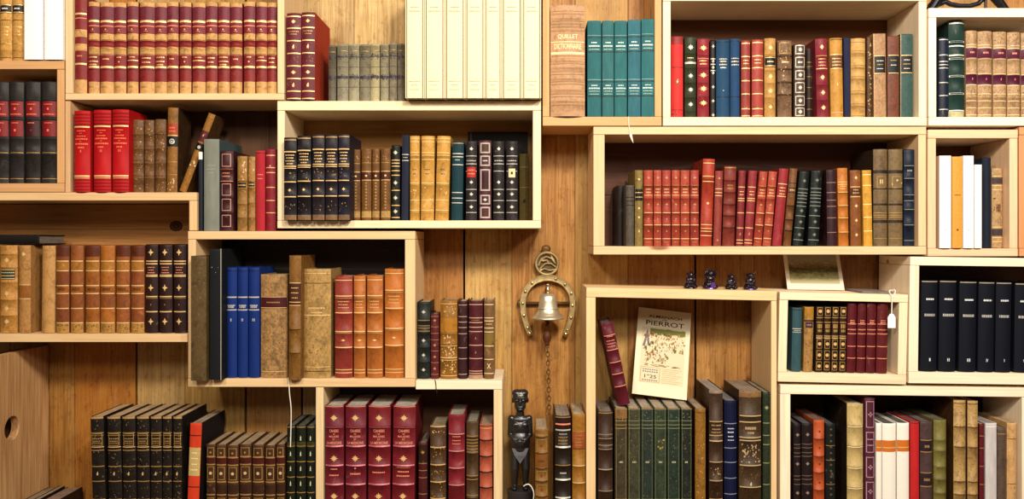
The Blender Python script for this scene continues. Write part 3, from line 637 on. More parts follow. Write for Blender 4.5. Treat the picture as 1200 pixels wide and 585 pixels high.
# middle crate row
def blu(i): 
    c = ['#1e1a20', '#18151a', '#262026', '#231d24', '#1d1b28'][i]
    return ST(leather(c, .5, '#4a3c34'), [('L', .03, 1.2, gd), ('L', .175, 1.4, g), ('T', .215, .7, 1.1, g), ('T', .25, .6, 1.1, g), ('T', .285, .7, 1.1, g), ('T', .32, .5, 1.1, g), ('L', .35, 1.1, g), ('L', .375, .8, g), ('L', .54, 1.1, g), ('O', .64, 'flo', 5, g), ('L', .72, 1.1, g), ('S', .94, 1, leather('#7a5c40', .5)), ('Z', .40, .52, 5, 3, gd), ('Z', .78, .9, 5, 3, gd)] + bands([.18, .375, .54, .72], 1.4), L=.14, round=.13)
jx = [(331.8, 347, 161), (347.8, 364, 159), (365.4, 379.9, 157.4), (380.8, 395.2, 157.6), (396, 409.4, 157)]
py6 = lambda x: 258.3
shelf(py6, [bk(a, b_, t, blu(i), ['worn black gilt volume, left end of the five, covering the crate side', 'worn black gilt volume, second of five in the middle left crate', 'worn black gilt volume, middle of the five', 'worn black gilt volume, fourth of five in the middle left crate', 'worn black gilt volume beside the four brown ones'][i]) for i, (a, b_, t) in enumerate(jx)], d=-.028)
def brg(): return ST(leather('#6e4524', .4, '#99693a'), [('S', .33, .43, leather('#4a2014', .3)), ('O', .38, 'dot', 3, g), ('L', .32, .7, g), ('L', .44, .7, g), ('L', .2, .7, gd), ('D', .46, .85, 9, 2.2, gd), ('S', .87, .96, leather('#a8854c', .5)), ('Z', .03, .18, 7, 3, gd)], L=.1)
jb = [(411.8, 421.9, 175), (423, 435, 174), (435.8, 444.7, 174), (445.8, 457.4, 173.5)]
def bor(): return ST(leather('#201c1c', .2), [('O', t, 'flo', 6, sv) for t in (.10, .52, .67, .83)] + lines([.19, .38, .61, .75, .90], .7, sv) + [('T', .25, .8, 1.1, sv), ('L', .29, .8, sv)], L=.1, pg='#8a7050')
def ygl(): return ST(leather('#ba8a40', .35, '#dcb468'), lines([.03, .07, .20, .23, .28, .56, .58, .76, .88, .90], .8, plain('#e6c27c')) + bands([.215, .57, .89], 1.6) + [('Z', .6, .75, 4, 4, g), ('T', .40, .4, 1, brk), ('T', .45, .3, 1, brk)], L=.1)
olab = plain('#a8281c', .5, 0, 'label_red')
wa = ST(leather('#221c1e', .2), bor()['ops'] + [('A', .33, .46, olab, .8, [('t', .3, 1.2, pk, .6), ('t', .65, 1.2, pk, .6)])], L=.1, pg='#8a7050')
wd = ST(leather('#221c1e', .2), bor()['ops'] + [('A', .35, .46, plain('#d8c79a'), .6, [('d', .5, 3, blk)])], L=.1, pg='#8a7050')
shelf(py6, [bk(a, b_, t, brg(), f'small brown gilt volume, {ordn(i)} of four after the black five', group='four small brown gilt volumes') for i, (a, b_, t) in enumerate(jb)] + [
    bk(458.2, 468.6, 170, ST(leather('#15170f', .2), [('O', t, 'flo', 7, sv) for t in (.10, .50, .70, .88)] + lines([.2, .24, .28, .34, .40, .60, .80, .96], 1, g), L=.1), 'narrow black volume with silver flowers left of the slim navy one'),
    bk(470, 478.6, 158, ST(cloth('#1c2030', .7), [('L', .23, .8, sv), ('L', .30, .8, sv), ('T', .265, .6, .7, sv)], L=.1, round=.08), 'slim plain navy volume beside the yellow tan trio', dx=1),
    bk(480, 491.6, 159, ygl(), 'yellow tan gilt volume next to the slim navy one', dx=.0),
    bk(492.6, 508.4, 159, ygl(), 'yellow tan gilt volume, middle of its trio', dx=.8),
    bk(509.4, 525.4, 159, ygl(), 'yellow tan gilt volume beside the dark teal one', dx=2.6),
    bk(528.4, 542, 165, ST(cloth('#103038', .6), lines([.16, .2, .3, .65, .72, .78], 1, sv) + [('T', .24, .5, 1, sv), ('L', .03, 1, gd)], L=.1, round=.12), 'dark teal cloth volume with silver ruled lines', dx=1.6),
    bk(545.6, 559, 165, wa, 'black volume with silver flowers and a red label'),
    bk(561, 576, 164.4, ST(leather('#4a242a', .25), [(o, a, b_, plain('#b7a8a4'), 1.6, .8) for o, a, b_ in (('F', .03, .16), ('F', .19, .32), ('F', .36, .63), ('F', .68, .80), ('F', .83, .97))] + [('T', .255, .4, 1.4, sv), ('O', .74, 'flo', 5, sv, 1.3), ('S', .40, .60, leather('#3c1018', .2)), ('S', .05, .14, leather('#4a3024'))], L=.1), 'dark maroon volume with thick silver frames'),
    bk(577.8, 591, 165, bor(), 'black volume with silver flowers and no coloured label'),
    bk(593, 606.7, 165, wd, 'black volume with silver flowers and a cream label')], d=.03)
shelf(py6, [bk(608.6, 620.5, 180, ST(leather('#5a4c20', .4, '#7d6c34'), [('O', .70, 'fig', 8, blk, 1.3), ('L', .2, .6, gd), ('L', .5, .6, gd)], L=.07), 'dim olive volume set back in the right corner of its crate')], d=.10, L=.06)
shelf(py6, [bk(548, 619, 154.5, ST(cloth('#16130f', .7), [('V', -.9, 1, plain('#2c2620'))], round=.01, L=.03), 'large dark book turned flat behind the silver flowered volumes')], d=.137, L=.028)

# right crate: long red row
def sal(i): return ST(leather(['#a3382a', '#a83e30', '#9b3430'][i % 3], .3, '#c9704c'), [('O', .1, 'flo', 4, gd), ('O', .45, 'flo', 4, gd), ('T', .25, .6, 1, g), ('T', .29, .6, 1, g), ('L', .33, .6, g), ('L', .2, .6, gd)] + lines([.56, .72, .90], .9, g) + bands([.2, .37, .56, .72], 1.1) + [('O', .64, 'flo', 3, gd), ('O', .8, 'flo', 3, gd), ('T', .945, .6, 1, gd)], L=.12)
def rdl(c, tt=(.22, .30)): return ST(leather(c, .25, '#b85a4a'), lines([.22, .37, .40, .56, .76, .92, .96], .9, g) + [('T', .28, .6, 1, g), ('T', .32, .6, 1, g), ('O', .84, 'fig', 5, gd)], L=.12)
sx = [(754.6, 765.6), (766.2, 775.7), (776.3, 786.5), (787.2, 797.2), (797.8, 808.6), (809.2, 819.4)]
PYK = 289
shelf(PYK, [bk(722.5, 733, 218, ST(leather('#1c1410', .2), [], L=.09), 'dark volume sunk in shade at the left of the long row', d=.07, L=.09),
    bk(733.6, 743.4, 217, ST(leather('#4e463c', .5, '#7c7264'), lines([.2, .26, .33], .8, blk), L=.12), 'short grey mottled volume near the left of the long row'),
    bk(744, 753.8, 199.4, ST(leather('#7a6634', .5, '#a9935a'), [('A', .25, .40, lab_blk, .9, [('t', .3, 1, g), ('t', .7, 1, g)]), ('O', .12, 'flo', 4, g), ('O', .5, 'dot', 3, g), ('O', .62, 'dot', 3, g), ('O', .8, 'fig', 5, g)], L=.13), 'olive gilt volume with black label left of the salmon red six')] +
    [bk(a, b_, 199.4, sal(i), f'salmon red volume, {ordn(i)} of the matching six in the long row', group='six salmon red volumes') for i, (a, b_) in enumerate(sx)] + [
    bk(820.4, 834.6, 185.8, ST(leather('#a2301e', .2, '#bf5438'), lines([.05, .20, .26, .755, .80, .83, .88], .9, g) + [('O', .51, 'dot', 3.4, g), ('B', .22, 1.6), ('B', .8, 1.6), ('T', .23, .6, .8, gd)], L=.13), 'tallest red volume rising above the long row', dx=4),
    bk(836, 845.4, 200, ST(leather('#8a3230', .3), lines([.24, .29, .33], .8, g) + [('O', .1, 'flo', 4, gd), ('O', .92, 'flo', 4, gd)], L=.12), 'dull red volume tucked right of the tallest red one', dx=2.6),
    bk(847, 861.4, 194.5, ST(leather('#7c2c26', .35, '#9c4c3c'), bands([.18, .33, .48, .62, .77], 1.6, leather('#4a1a16', .2)) + [('T', .24, .5, 1, gd), ('T', .28, .5, 1, gd), ('L', .02, 1, gd)], L=.13), 'brownish red volume with five dark ribs', dx=2.4),
    bk(862.6, 871.2, 199.6, rdl('#7a1f28'), 'narrow dark red volume leaning right, left of a matching pair', dx=3.4),
    bk(872, 882, 199.6, rdl('#8a2430'), 'wine red volume leaning right, right of a matching pair', dx=6),
    bk(883.2, 893, 200.5, sal(0), 'orange red gilt volume leaning right, left of the brighter pair', dx=7.4),
    bk(894, 904, 200.5, sal(1), 'orange red gilt volume leaning right, right of the brighter pair', dx=7.6),
    bk(905.2, 916.6, 197, ST(leather('#8f1c28', .15), lines([.20, .36], .9, g) + [('T', .25, .6, 1, g), ('T', .29, .6, 1, g), ('T', .33, .6, 1, g)], L=.12), 'plain crimson volume leaning right, beside the brown ribbed one', dx=8.6),
    bk(918, 927.4, 197, ST(leather('#6c4026', .4, '#946240'), lines([.19, .25, .31, .48, .66, .80], .8, blk) + [('T', .28, .6, 1, g)] + bands([.48, .66, .8], 1.2), L=.12), 'brown volume leaning right, left of the two black ones', dx=8),
    bk(929.4, 941.6, 200, ST(leather('#0f1412', .15), lines([.24, .29, .33, .37, .42, .47, .60, .76, .92], .8, plain('#7e8678')) + [('O', t, 'flo', 6, plain('#6a7268')) for t in (.13, .53, .68, .85)], L=.12), 'black volume leaning right, left of the black pair', dx=8.4),
    bk(947, 960.4, 199.3, ST(leather('#0d1210', .15), lines([.24, .29, .33, .37, .42, .47, .60, .76, .92], .8, plain('#7e8678')) + [('O', t, 'flo', 6, plain('#6a7268')) for t in (.13, .53, .68, .85)], L=.12), 'black volume leaning right, right of the black pair', dx=4.6),
    bk(970, 981.8, 198.6, ST(leather('#32131f', .3), lines([.17, .3, .4, .48, .63, .82], .9, plain('#8a6a5c')), L=.12), 'dark purple volume left of the orange tan one', dx=-1.2),
    bk(983.4, 995.6, 196.7, ST(leather('#b2662e', .25, '#cf8c50'), lines([.18, .21, .31, .48, .64, .82], .8, g) + [('T', .235, .6, .9, g), ('T', .265, .6, .9, g)] + bands([.31, .48, .64, .82], 1.2), L=.12), 'orange tan volume right of the dark purple one', dx=-1.6),
    bk(997.6, 1010.2, 199.3, ST(leather('#7c4524', .35, '#a06a40'), [('O', t, 'flo', 6, g, .8) for t in (.1, .47, .66, .85)] + [('L', .22, .8, g), ('T', .26, .5, .9, g), ('T', .3, .6, .9, g), ('L', .35, .8, g), ('S', .24, .33, leather('#4a2414'))], L=.12), 'reddish brown volume with gilt flowers left of the golden one', dx=-.8),
    bk(1012.8, 1023.6, 199.3, ST(leather('#c08c30', .3, '#e6ba60'), lines([.06, .2, .45, .62, .8], 1, plain('#f3d489')), L=.12), 'narrow golden yellow volume', dx=-1.8),
    bk(1024.6, 1041.2, 174.7, ST(leather('#6b563a', .45, '#9a8258'), [('S', .215, .25, leather('#2c2018')), ('S', .40, .415, leather('#2c2018')), ('S', .56, .58, leather('#2c2018')), ('S', .73, .76, leather('#2c2018')), ('W', .335, 'II', 5, .22, g), ('F', .28, .40, gd, .6, .6), ('L', .655, .8, gd), ('L', .68, .8, gd), ('L', .70, .8, gd), ('L', .92, .6, gd)], L=.13, side=leather('#2e2218', .3)), 'big brown olive volume, left of the tall pair near navy volume'),
    bk(1042.4, 1059.4, 174.7, ST(leather('#6e593a', .45, '#9c865c'), [('S', .215, .25, leather('#2c2018')), ('S', .40, .415, leather('#2c2018')), ('S', .56, .58, leather('#2c2018')), ('S', .73, .76, leather('#2c2018')), ('Z', .3, .37, 3, 5, g), ('F', .28, .40, gd, .6, .6), ('L', .655, .8, gd), ('L', .68, .8, gd), ('L', .70, .8, gd), ('L', .92, .6, gd)], L=.13), 'big brown olive volume touching the tall navy volume'),
    bk(1060, 1073.0, 175, ST(leather('#131d2e', .2), lines([.17, .30, .47, .53, .62, .78, .94], .8, plain('#7c7c74')) + [('T', .22, .5, 2, plain('#8c8878'))] + bands([.17, .3, .47, .62, .78], 1.4), L=.13), 'tall navy volume at the right end of the long row')], d=.012)

# small square crate
wbk = plain('#f4efe8', .5, 0, 'white_card'); pi_ = plain('#c9c0b4')
shelf(291, [bk(1101, 1115.2, 182.5, ST(wbk, [('T', .15, .5, .9, pi_), ('T', .45, .5, .9, pi_), ('O', .8, 'flo', 4, pi_)], round=.05, pg='#d8cbb6', side=plain('#cbb096'), L=.13), 'white volume at the left end of the small square crate'),
    bk(1115.8, 1128.4, 183.5, ST(plain('#d2923a', .5, 0, 'mustard_card'), [('T', .42, .6, .9, brk), ('O', .8, 'flo', 4, brk)], round=.05, L=.13, pg='#e9e0cc'), 'mustard yellow volume between the white ones'),
    bk(1129, 1141.6, 182.5, ST(wbk, [('T', .38, .5, .8, pi_), ('O', .8, 'flo', 4, pi_)], round=.05, pg='#e9e0cc', L=.13), 'white volume right of the mustard one'),
    bk(1142.2, 1150.8, 193, ST(wbk, [('T', .10, .6, .8, pi_), ('T', .85, .6, .8, pi_)], round=.03, pg='#e9e0cc', L=.13), 'shorter thin white volume beside the navy one')], d=-.006)
shelf(291, [bk(1152.2, 1163, 184.7, ST(cloth('#141a28', .65), [], round=.2, L=.12), 'plain navy volume right of the white ones'),
    bk(1163.6, 1176.6, 197, ST(leather('#a8875c', .6, '#d2b384'), [('S', .12, .20, leather('#3c3030')), ('S', .76, .85, leather('#3c3030')), ('Z', .3, .7, 9, 4, brk), ('T', .5, .4, 9, brk)] + lines([.1, .22, .27, .74, .87, .92], .9, g), L=.12), 'worn tan volume with dark bands at the crate right side')], d=.02)

# left crate with brown set
def t5(): return ST(leather('#b5813f', .5, '#d9aa62'), [('O', t, 'flo', 9, g, .9) for t in (.17, .55, .72, .87)] + [('A', .27, .39, plain('#1b3430', .5, 0, 'label_green'), .8, [('l', .08, .8, g), ('t', .35, 1.2, g), ('t', .65, 1.2, g), ('l', .92, .8, g)])] + bands([.1, .25, .42, .62, .8], 1.4), L=.13)
sixm = ['#7e3c18', '#944e1e', '#9a5422', '#a8602a', '#984e20', '#8a421c']
def six(i): 
    m = leather(sixm[i], .35, '#c08448'); dk = leather('#5a2410', .3, '#7a3c1c')
    return ST(m, [('S', 0, .13, dk if i in (0, 2, 4, 5) else m), ('S', .19, .28, leather('#a4682e', .4, '#d09a58')), ('S', .55, .71, leather('#8a461c', .4, '#b06a34')), ('S', .88, 1, leather('#a87c3c', .5, '#d2a860')), ('Z', .9, .98, 7, 3.4, plain('#6a4420')), ('S', .46, .54, leather('#96521e', .4)), ('T', .5, .6, 3, brk)] + lines([.18, .29, .46, .55, .72, .885], 1.2, g), L=.13)
def dk3(): return ST(leather('#2c1517', .2), [('O', t, 'dia', 10, g, .75) for t in (.09, .49, .87)] + lines([.19, .22, .36, .59, .76], 1.3, g) + [('T', .26, .6, 1, pk), ('T', .29, .5, 1, pk), ('T', .32, .6, 1, pk), ('L', .345, .8, g), ('O', .68, 'fig', 3, gd), ('L', .61, .5, gd)], L=.13)
mx6 = [(64.2, 79.6), (81, 96.4), (98.4, 115.2), (116, 133), (134.6, 150.6), (152, 167.8)]
six_b = shelf(391.3, [bk(-22, -3.5, 287, t5(), 'tan gilt volume with green label, hidden past the left frame edge'), bk(-2.5, 18.2, 287.5, t5(), 'tan gilt volume with green label at the left frame edge'),
    bk(20.3, 34.6, 287.6, ST(leather('#ad7c44', .5, '#d3a566'), [('Z', .04, .4, 14, 4, gd), ('Z', .6, .97, 16, 4, gd), ('S', .46, .6, leather('#955726', .4)), ('L', .45, .8, g), ('L', .61, .8, g), ('O', .1, 'flo', 8, g)], L=.13), 'tan tooled volume without label, left crate, before the dark gap'),
    bk(46.8, 62.4, 288, ST(leather('#b98a50', .3, '#d9b07a'), [('L', .05, .6, gd)], L=.13), 'plain pale tan volume leaning against the brown set', dx=1)] +
    [bk(a, b_, 287.6, six(i), f'warm brown banded volume, {ordn(i)} of six in the left crate', group='six warm brown banded volumes') for i, (a, b_) in enumerate(mx6)] +
    [bk(a, b_, 286.4, dk3(), f'very dark brown volume with gilt diamonds, {["left", "middle", "right"][i]} of three, left crate', group='three dark gilt diamond volumes') for i, (a, b_) in enumerate([(169.4, 184), (185.4, 200.8), (202.2, 217.2)])], d=.012)

# lower left crate with the blue trio
def bl3(n): return ST(cloth('#10296a', .6, .12), [('L', .03, .6, blk), ('L', .27, 1.4, sv), ('T', .36, .6, 1.6, sv), ('L', .385, 1.2, sv), ('T', .345, .7, 1.6, sv), ('W', .475, n, 3.4, .07 * len(n) + .02, sv)], L=.12, round=.14)
def redo(m, mk=None): return ST(m, lines([.04, .195, .215, .36, .545, .56, .70, .92, .95], 1.0, g) + [('T', .25, .65, .9, g), ('T', .28, .55, .9, g), ('T', .31, .65, .9, g), ('O', .63, 'flo', 4, g, 1.8)] + bands([.205, .37, .55, .71], 1.6), L=.12, round=.14)
om = leather('#b4601e', .25, '#dc8c3c')
shelf(444, [bk(223, 241.6, 300, ST(leather('#584528', .45, '#756038'), [('Z', .1, .35, 10, 5, plain('#6e5a38')), ('L', .08, .5, brk)], L=.14, round=.05), 'dull olive brown volume covering the crate side, left of the black one', d=-.03),
    bk(245.6, 260.4, 291.5, ST(cloth('#15171a', .6), [('V', .82, 1.4, sv), ('Z', .1, .2, 2, 2, sv)], L=.14, round=.03), 'tall black volume with a silver line along its edge', d=-.02)])
shelf(444, [bk(264.2, 277.2, 313.5, bl3('I'), 'royal blue volume one, left of the blue trio'), bk(277.8, 290, 313.5, bl3('II'), 'royal blue volume two, middle of the blue trio'), bk(290.6, 303.6, 313.5, bl3('III'), 'royal blue volume three, beside the fat mottled volume'),
    bk(304.2, 336, 321.8, ST(leather('#a07a4c', .75, '#d6b07c', 40), [('Z', .02, .2, 20, 4, plain('#86592e')), ('Z', .35, .97, 80, 4, plain('#7d5c34')), ('L', .94, .8, g), ('A', .21, .33, leather('#4c1420', .2), .97, [('l', .06, .8, g), ('t', .5, 1.4, gd, .5), ('l', .94, .8, g)])], L=.12, round=.12), 'fat mottled tan volume with maroon label')], d=.01)
shelf(444, [bk(337.2, 351.6, 299.6, ST(leather('#80542a', .4, '#a87a44'), [('S', .215, .40, leather('#4a2214', .3)), ('L', .22, .9, g), ('T', .26, .6, 1, g), ('T', .30, .6, 1, g), ('T', .34, .5, 1, g), ('L', .375, .9, g), ('L', .4, .8, g), ('B', .59, 1.8), ('B', .78, 1.8), ('L', .595, .7, brk), ('L', .785, .7, brk)], L=.13, round=.14), 'tall brown volume with dark title band between two fat tan volumes', d=-.02, dx=1)])
shelf(444, [bk(354.6, 387, 315.4, ST(leather('#a8854e', .6, '#d8b67c', 40), [('Z', .03, .97, 60, 4, plain('#8a6634')), ('L', .04, .8, g), ('L', .13, .8, brk), ('T', .36, .6, 2, g), ('T', .40, .4, 1.6, g), ('L', .425, 1.4, g), ('L', .9, .9, g), ('L', .94, .8, brk)], L=.12, round=.12), 'fat yellowed tan volume worn at the spine, left of the red one'),
    bk(391.6, 412.6, 323.8, redo(leather('#92302a', .25, '#b4503c')), 'brick red gilt lined volume left of the three orange ones'),
    bk(414, 428, 323.5, redo(om), 'orange volume, narrowest of the three beside the red one'), bk(429.4, 448.2, 323.3, redo(om), 'orange volume in the middle of three'), bk(450.2, 473, 315.4, redo(leather('#bb6418', .2, '#dd8a3a')), 'orange volume, biggest of three, at the crate right side')], d=.008)

# small books on top of the centre crate
shelf(446.2, [bk(488.6, 504, 354, ST(leather('#1c2220', .2), [('O', t, 'flo', 6, sv) for t in (.13, .5, .69, .88)] + lines([.24, .31, .34, .38], .8, gd) + bands([.24, .4, .59, .78], 1.2), L=.1), 'small black volume with silver flowers, left end above the burgundy row'),
    bk(504.4, 514.3, 368, ST(leather('#5a1624', .3), [('O', t, 'flo', 5, gd) for t in (.1, .48, .66, .84)] + lines([.04, .2, .3, .4, .57, .75, .93], .6, gd), L=.1), 'little maroon volume, shortest above the burgundy row'),
    bk(515.3, 536, 352.5, ST(leather('#8e5c26', .45, '#bd8a44'), [('S', .22, .40, leather('#a86c28', .2)), ('Z', .44, .72, 24, 5, g), ('Z', .75, .95, 16, 5, g), ('Z', .06, .18, 8, 4, g)] + bands([.2, .41, .56, .74], 1.6) + lines([.04, .21, .42, .58, .73, .76, .96], .8, g), L=.1, pg='#8c7858'), 'small golden brown gilt volume, widest above the burgundy row'),
    bk(536.6, 547.6, 353, ST(leather('#35161e', .3), lines([.05, .2, .27, .34, .42, .6, .74, .94], .9, plain('#b09080')), L=.1), 'narrow dark maroon volume right of the golden brown one'),
    bk(549, 565.8, 352.5, ST(leather('#4c1420', .25), lines([.05, .22, .28, .34, .395, .57, .74, .9, .93], 1, plain('#c69a80')) + [('T', .25, .6, .8, gd), ('O', .48, 'fig', 4, gd), ('O', .66, 'fig', 4, gd), ('S', .95, 1, leather('#a58466'))], L=.1), 'dark wine red volume with pink gilt lines, second from right above'),
    bk(567, 578.8, 352.5, ST(leather('#6f5030', .5, '#9c7c4c'), lines([.05, .22, .26, .35, .4, .58, .75, .93], 1, plain('#dcc294')) + [('W', .835, 'X', 6, .4, plain('#dcc294')), ('S', .4, .58, leather('#76602c', .3)), ('T', .30, .6, 1, g)], L=.11, side=leather('#8a7258', .4)), 'small brown volume with a cross mark, right end above the burgundy row')], d=.02)

# bottom row (feet below the frame)
FZ = 640.3
def wn(i): return ST(leather('#1e1712', .7, '#6a543a'), [('L', .008, 2.4, plain('#b08a58')), ('L', .125, 1, gd), ('L', .145, .6, gd), ('T', .17, .7, 1.4, gd), ('T', .19, .6, 1.4, gd), ('T', .205, .7, 1, gd), ('L', .235, 1, g), ('L', .26, 1, gd), ('L', .385, 1, gd), ('L', .50, 1, gd), ('O', .44, 'fig', 6, g), ('F', .13, .225, gd, .7, .8), ('Z', .02, .97, 16, 3.4, plain('#7c6e4c')), ('Z', .03, .97, 10, 4, plain('#4a3c2a'))] + [('L', t, 1, gd) for t in (.64, .78, .92)], L=.15, pg='#c2a070', round=.1, inset=.001)
wx_ = [(108.6, 124.6), (127.4, 143.6), (144.2, 160), (160.6, 175.6), (176.2, 189.6), (190.2, 201.2), (201.8, 212.6)]
wo = []
for i, (a, b_) in enumerate(wx_): wo.append(bk(a, b_, 488.5, wn(i), ['worn black gilt volume standing apart at the left end, bottom left'] [0] if i == 0 else f'worn black gilt volume, {ordn(i-1)} of six tight together, bottom left', dx=[-4, -3, -2.2, -1.4, -.6, -.2, .6][i], group=None if i == 0 else 'six worn black volumes'))
for i, w_ in enumerate(wo[:-1]):
    pass
orr = cloth('#c23a1e', .6)
def bw(i): return ST(leather('#4a2c1e', .5, '#76502e'), [('S', .13, .19, leather('#4a1414', .2)), ('S', .40, .52, leather('#3a2018')), ('F', .03, .12, gd, .7, .75), ('L', .20, 1.4, gd), ('L', .125, 1.2, gd), ('F', .22, .35, gd, .7, .75), ('O', .285, 'dot', 4.5, plain('#cbb088')), ('L', .37, 1.6, gd), ('F', .53, .63, gd, .7, .75), ('O', .08, 'dot', 3, gd), ('O', .58, 'flo', 4, gd), ('S', .66, .75, leather('#8c5c38', .4)), ('L', .5, 1.4, gd)], L=.13, pg='#a88c62', round=.12, inset=.001)
def gnr(): return ST(leather('#181b10', .4, '#363a20'), [('O', t, 'tri', 7, plain('#cfd0b0'), .6) for t in (.10, .23, .355, .48, .61, .74)] + [('L', .17, .7, gd), ('L', .30, 1, gd), ('L', .43, 1, gd), ('L', .56, 1, gd), ('S', .135, .18, leather('#3e3a1c', .4)), ('L', .01, 1, gd)], L=.13, pg='#3c3a26', inset=.001)
bx7 = [(241.2, 252.2), (253.4, 265.4), (266.2, 279.6), (280.6, 294.6), (295.6, 309.6), (310.6, 322.8), (323.8, 334)]
shelf(FZ, wo + [bk(217, 231, 496, ST(orr, [('L', .10, 1, blk), ('A', .20, .43, plain('#c0a468', .6, 0, 'label_tan'), .97, [('t', .18, 1.4, plain('#e9d9a8'), .5), ('t', .38, 1.4, plain('#e9d9a8'), .6), ('t', .58, 1.4, plain('#e9d9a8'), .5), ('t', .78, 1.4, plain('#e9d9a8'), .6)]), ('L', .52, 1, blk)], side=cloth('#1c1412'), L=.13, pg='#9c8468', round=.08, inset=.001), 'orange red volume with tan label and dark covers, leaning right', dx=5.4)], d=.0, L=.15)
shelf(FZ, [bk(a, b_, 521 + (i % 3) * .6, bw(i), f'dark brown gilt ribbed volume, {ordn(i)} of seven between orange and green ones', group='seven dark brown ribbed volumes', dx=-.6 if i else 0) for i, (a, b_) in enumerate(bx7)] + [
    bk(a, b_, 499.4, gnr(), f'dark green volume with silver leaf marks, {["left", "middle", "right"][i]} of three', group='three dark green volumes') for i, (a, b_) in enumerate([(335.6, 345.4), (346.6, 358), (359, 368.6)])], d=.006)

# burgundy medical volumes and neighbours
bg = leather('#741322', .15); bgp = leather('#6a1226', .18)
def med(i): 
    tx = [[('T', .46 * .98, .35, 1.4, pk), ('T', .495, .5, 1.6, pk)], [('O', .445, 'dot', 2.4, pk), ('T', .485, .5, 1.8, pk)], [('T', .475, .6, 1.5, pk)], [('T', .44, .6, 1.3, pk), ('T', .47, .5, 1.6, pk), ('T', .50, .6, 1.6, pk)]][i]
    sq = g
    return ST(bg if i > 1 else bgp, [('L', .005, .8, pk), ('O', .085, 'flo', 10, sq, 1.1), ('W', .178, 'CAHIERS', 3.4, .5, pk), ('W', .2, 'DE', 1.8, .1, pk), ('W', .218, 'MALADIES', 2.4, .52, pk), ('W', .238, 'ET', 2.2, .12, pk), ('W', .262, 'LA MÉDECINE', 4.0, .8, pk), ('O', .375, 'flo', 10, sq, 1.1), ('O', .645, 'flo', 10, sq, 1.1), ('O', .9, 'flo', 10, sq, 1.1)] + lines([.152, .287, .435 - .01, .56, .72, .84], 1.4, plain('#b4606c', .4, .2, 'gilt')) + bands([.145, .295, .432, .568, .728, .848], 1.4) + tx, L=.15, pg='#b3aa9c', round=.12, inset=.001)
mxx = [(380.2, 402.4), (404, 428.4), (430, 456.4), (457.8, 484.6)]
shelf(FZ, [bk(a, b_, 476, med(i), ['tall burgundy gilt volume beside the crate side, first of four', 'tall burgundy gilt volume, second of four in bottom centre crate', 'tall burgundy gilt volume, third of four in bottom centre crate', 'tall burgundy gilt volume showing its right cover, last of four'][i], dx=[0, 0, 1, 2.4][i]) for i, (a, b_) in enumerate(mxx)], d=.0)
shelf(FZ, [bk(490, 500.6, 519.5, ST(leather('#4a141c', .35), [('O', .09, 'flo', 6, gd), ('S', .02, .2, leather('#2e1610'))] + lines([.2, .27, .34, .5, .62, .74, .86], .8, gd), L=.12, pg='#6e6048'), 'short dark red volume beside the tall burgundy ones'),
    bk(503.4, 522.4, 499.5, ST(leather('#4c3420', .6, '#7c5c38'), [('Z', .01, .06, 6, 4, g), ('Z', .17, .97, 50, 4, gd)] + lines([.005, .18, .325, .47, .61, .75, .88], 1.3, g) + bands([.18, .325, .47, .61], 1.6), L=.12, pg='#84704c'), 'brown volume densely tooled in gilt left of the tall red one'),
    bk(525, 544.6, 486, ST(leather('#80182a', .18), lines([.15, .28, .41, .54, .67, .80], 1.3, plain('#c98478')) + [('T', .17, .5, 1, pk), ('T', .20, .5, 1, pk), ('T', .225, .5, 1, pk)] + bands([.15, .28, .41, .54], 1.4), L=.14, pg='#9a9080'), 'tall plain red volume with pale page tops in the bottom centre crate'),
    bk(546.2, 560.6, 494, ST(leather('#4c3622', .5, '#6e5438'), lines([.12, .15, .175, .2, .225, .25, .44, .47, .6, .75], 1, gd) + bands([.13, .26, .45, .62], 1.3), L=.14, pg='#8a8470'), 'olive brown volume between the red and salmon volumes'),
    bk(561.8, 577.2, 498, ST(leather('#b4503c', .3, '#d27c60'), bands([.13, .265, .395, .525, .655, .785], 1.6, leather('#2e0e0a', .1)) + [('L', .01, 1, brk), ('L', .03, .6, g)], L=.13, pg='#a68a70'), 'salmon pink volume with black ribs at the crate right side')], d=.006)

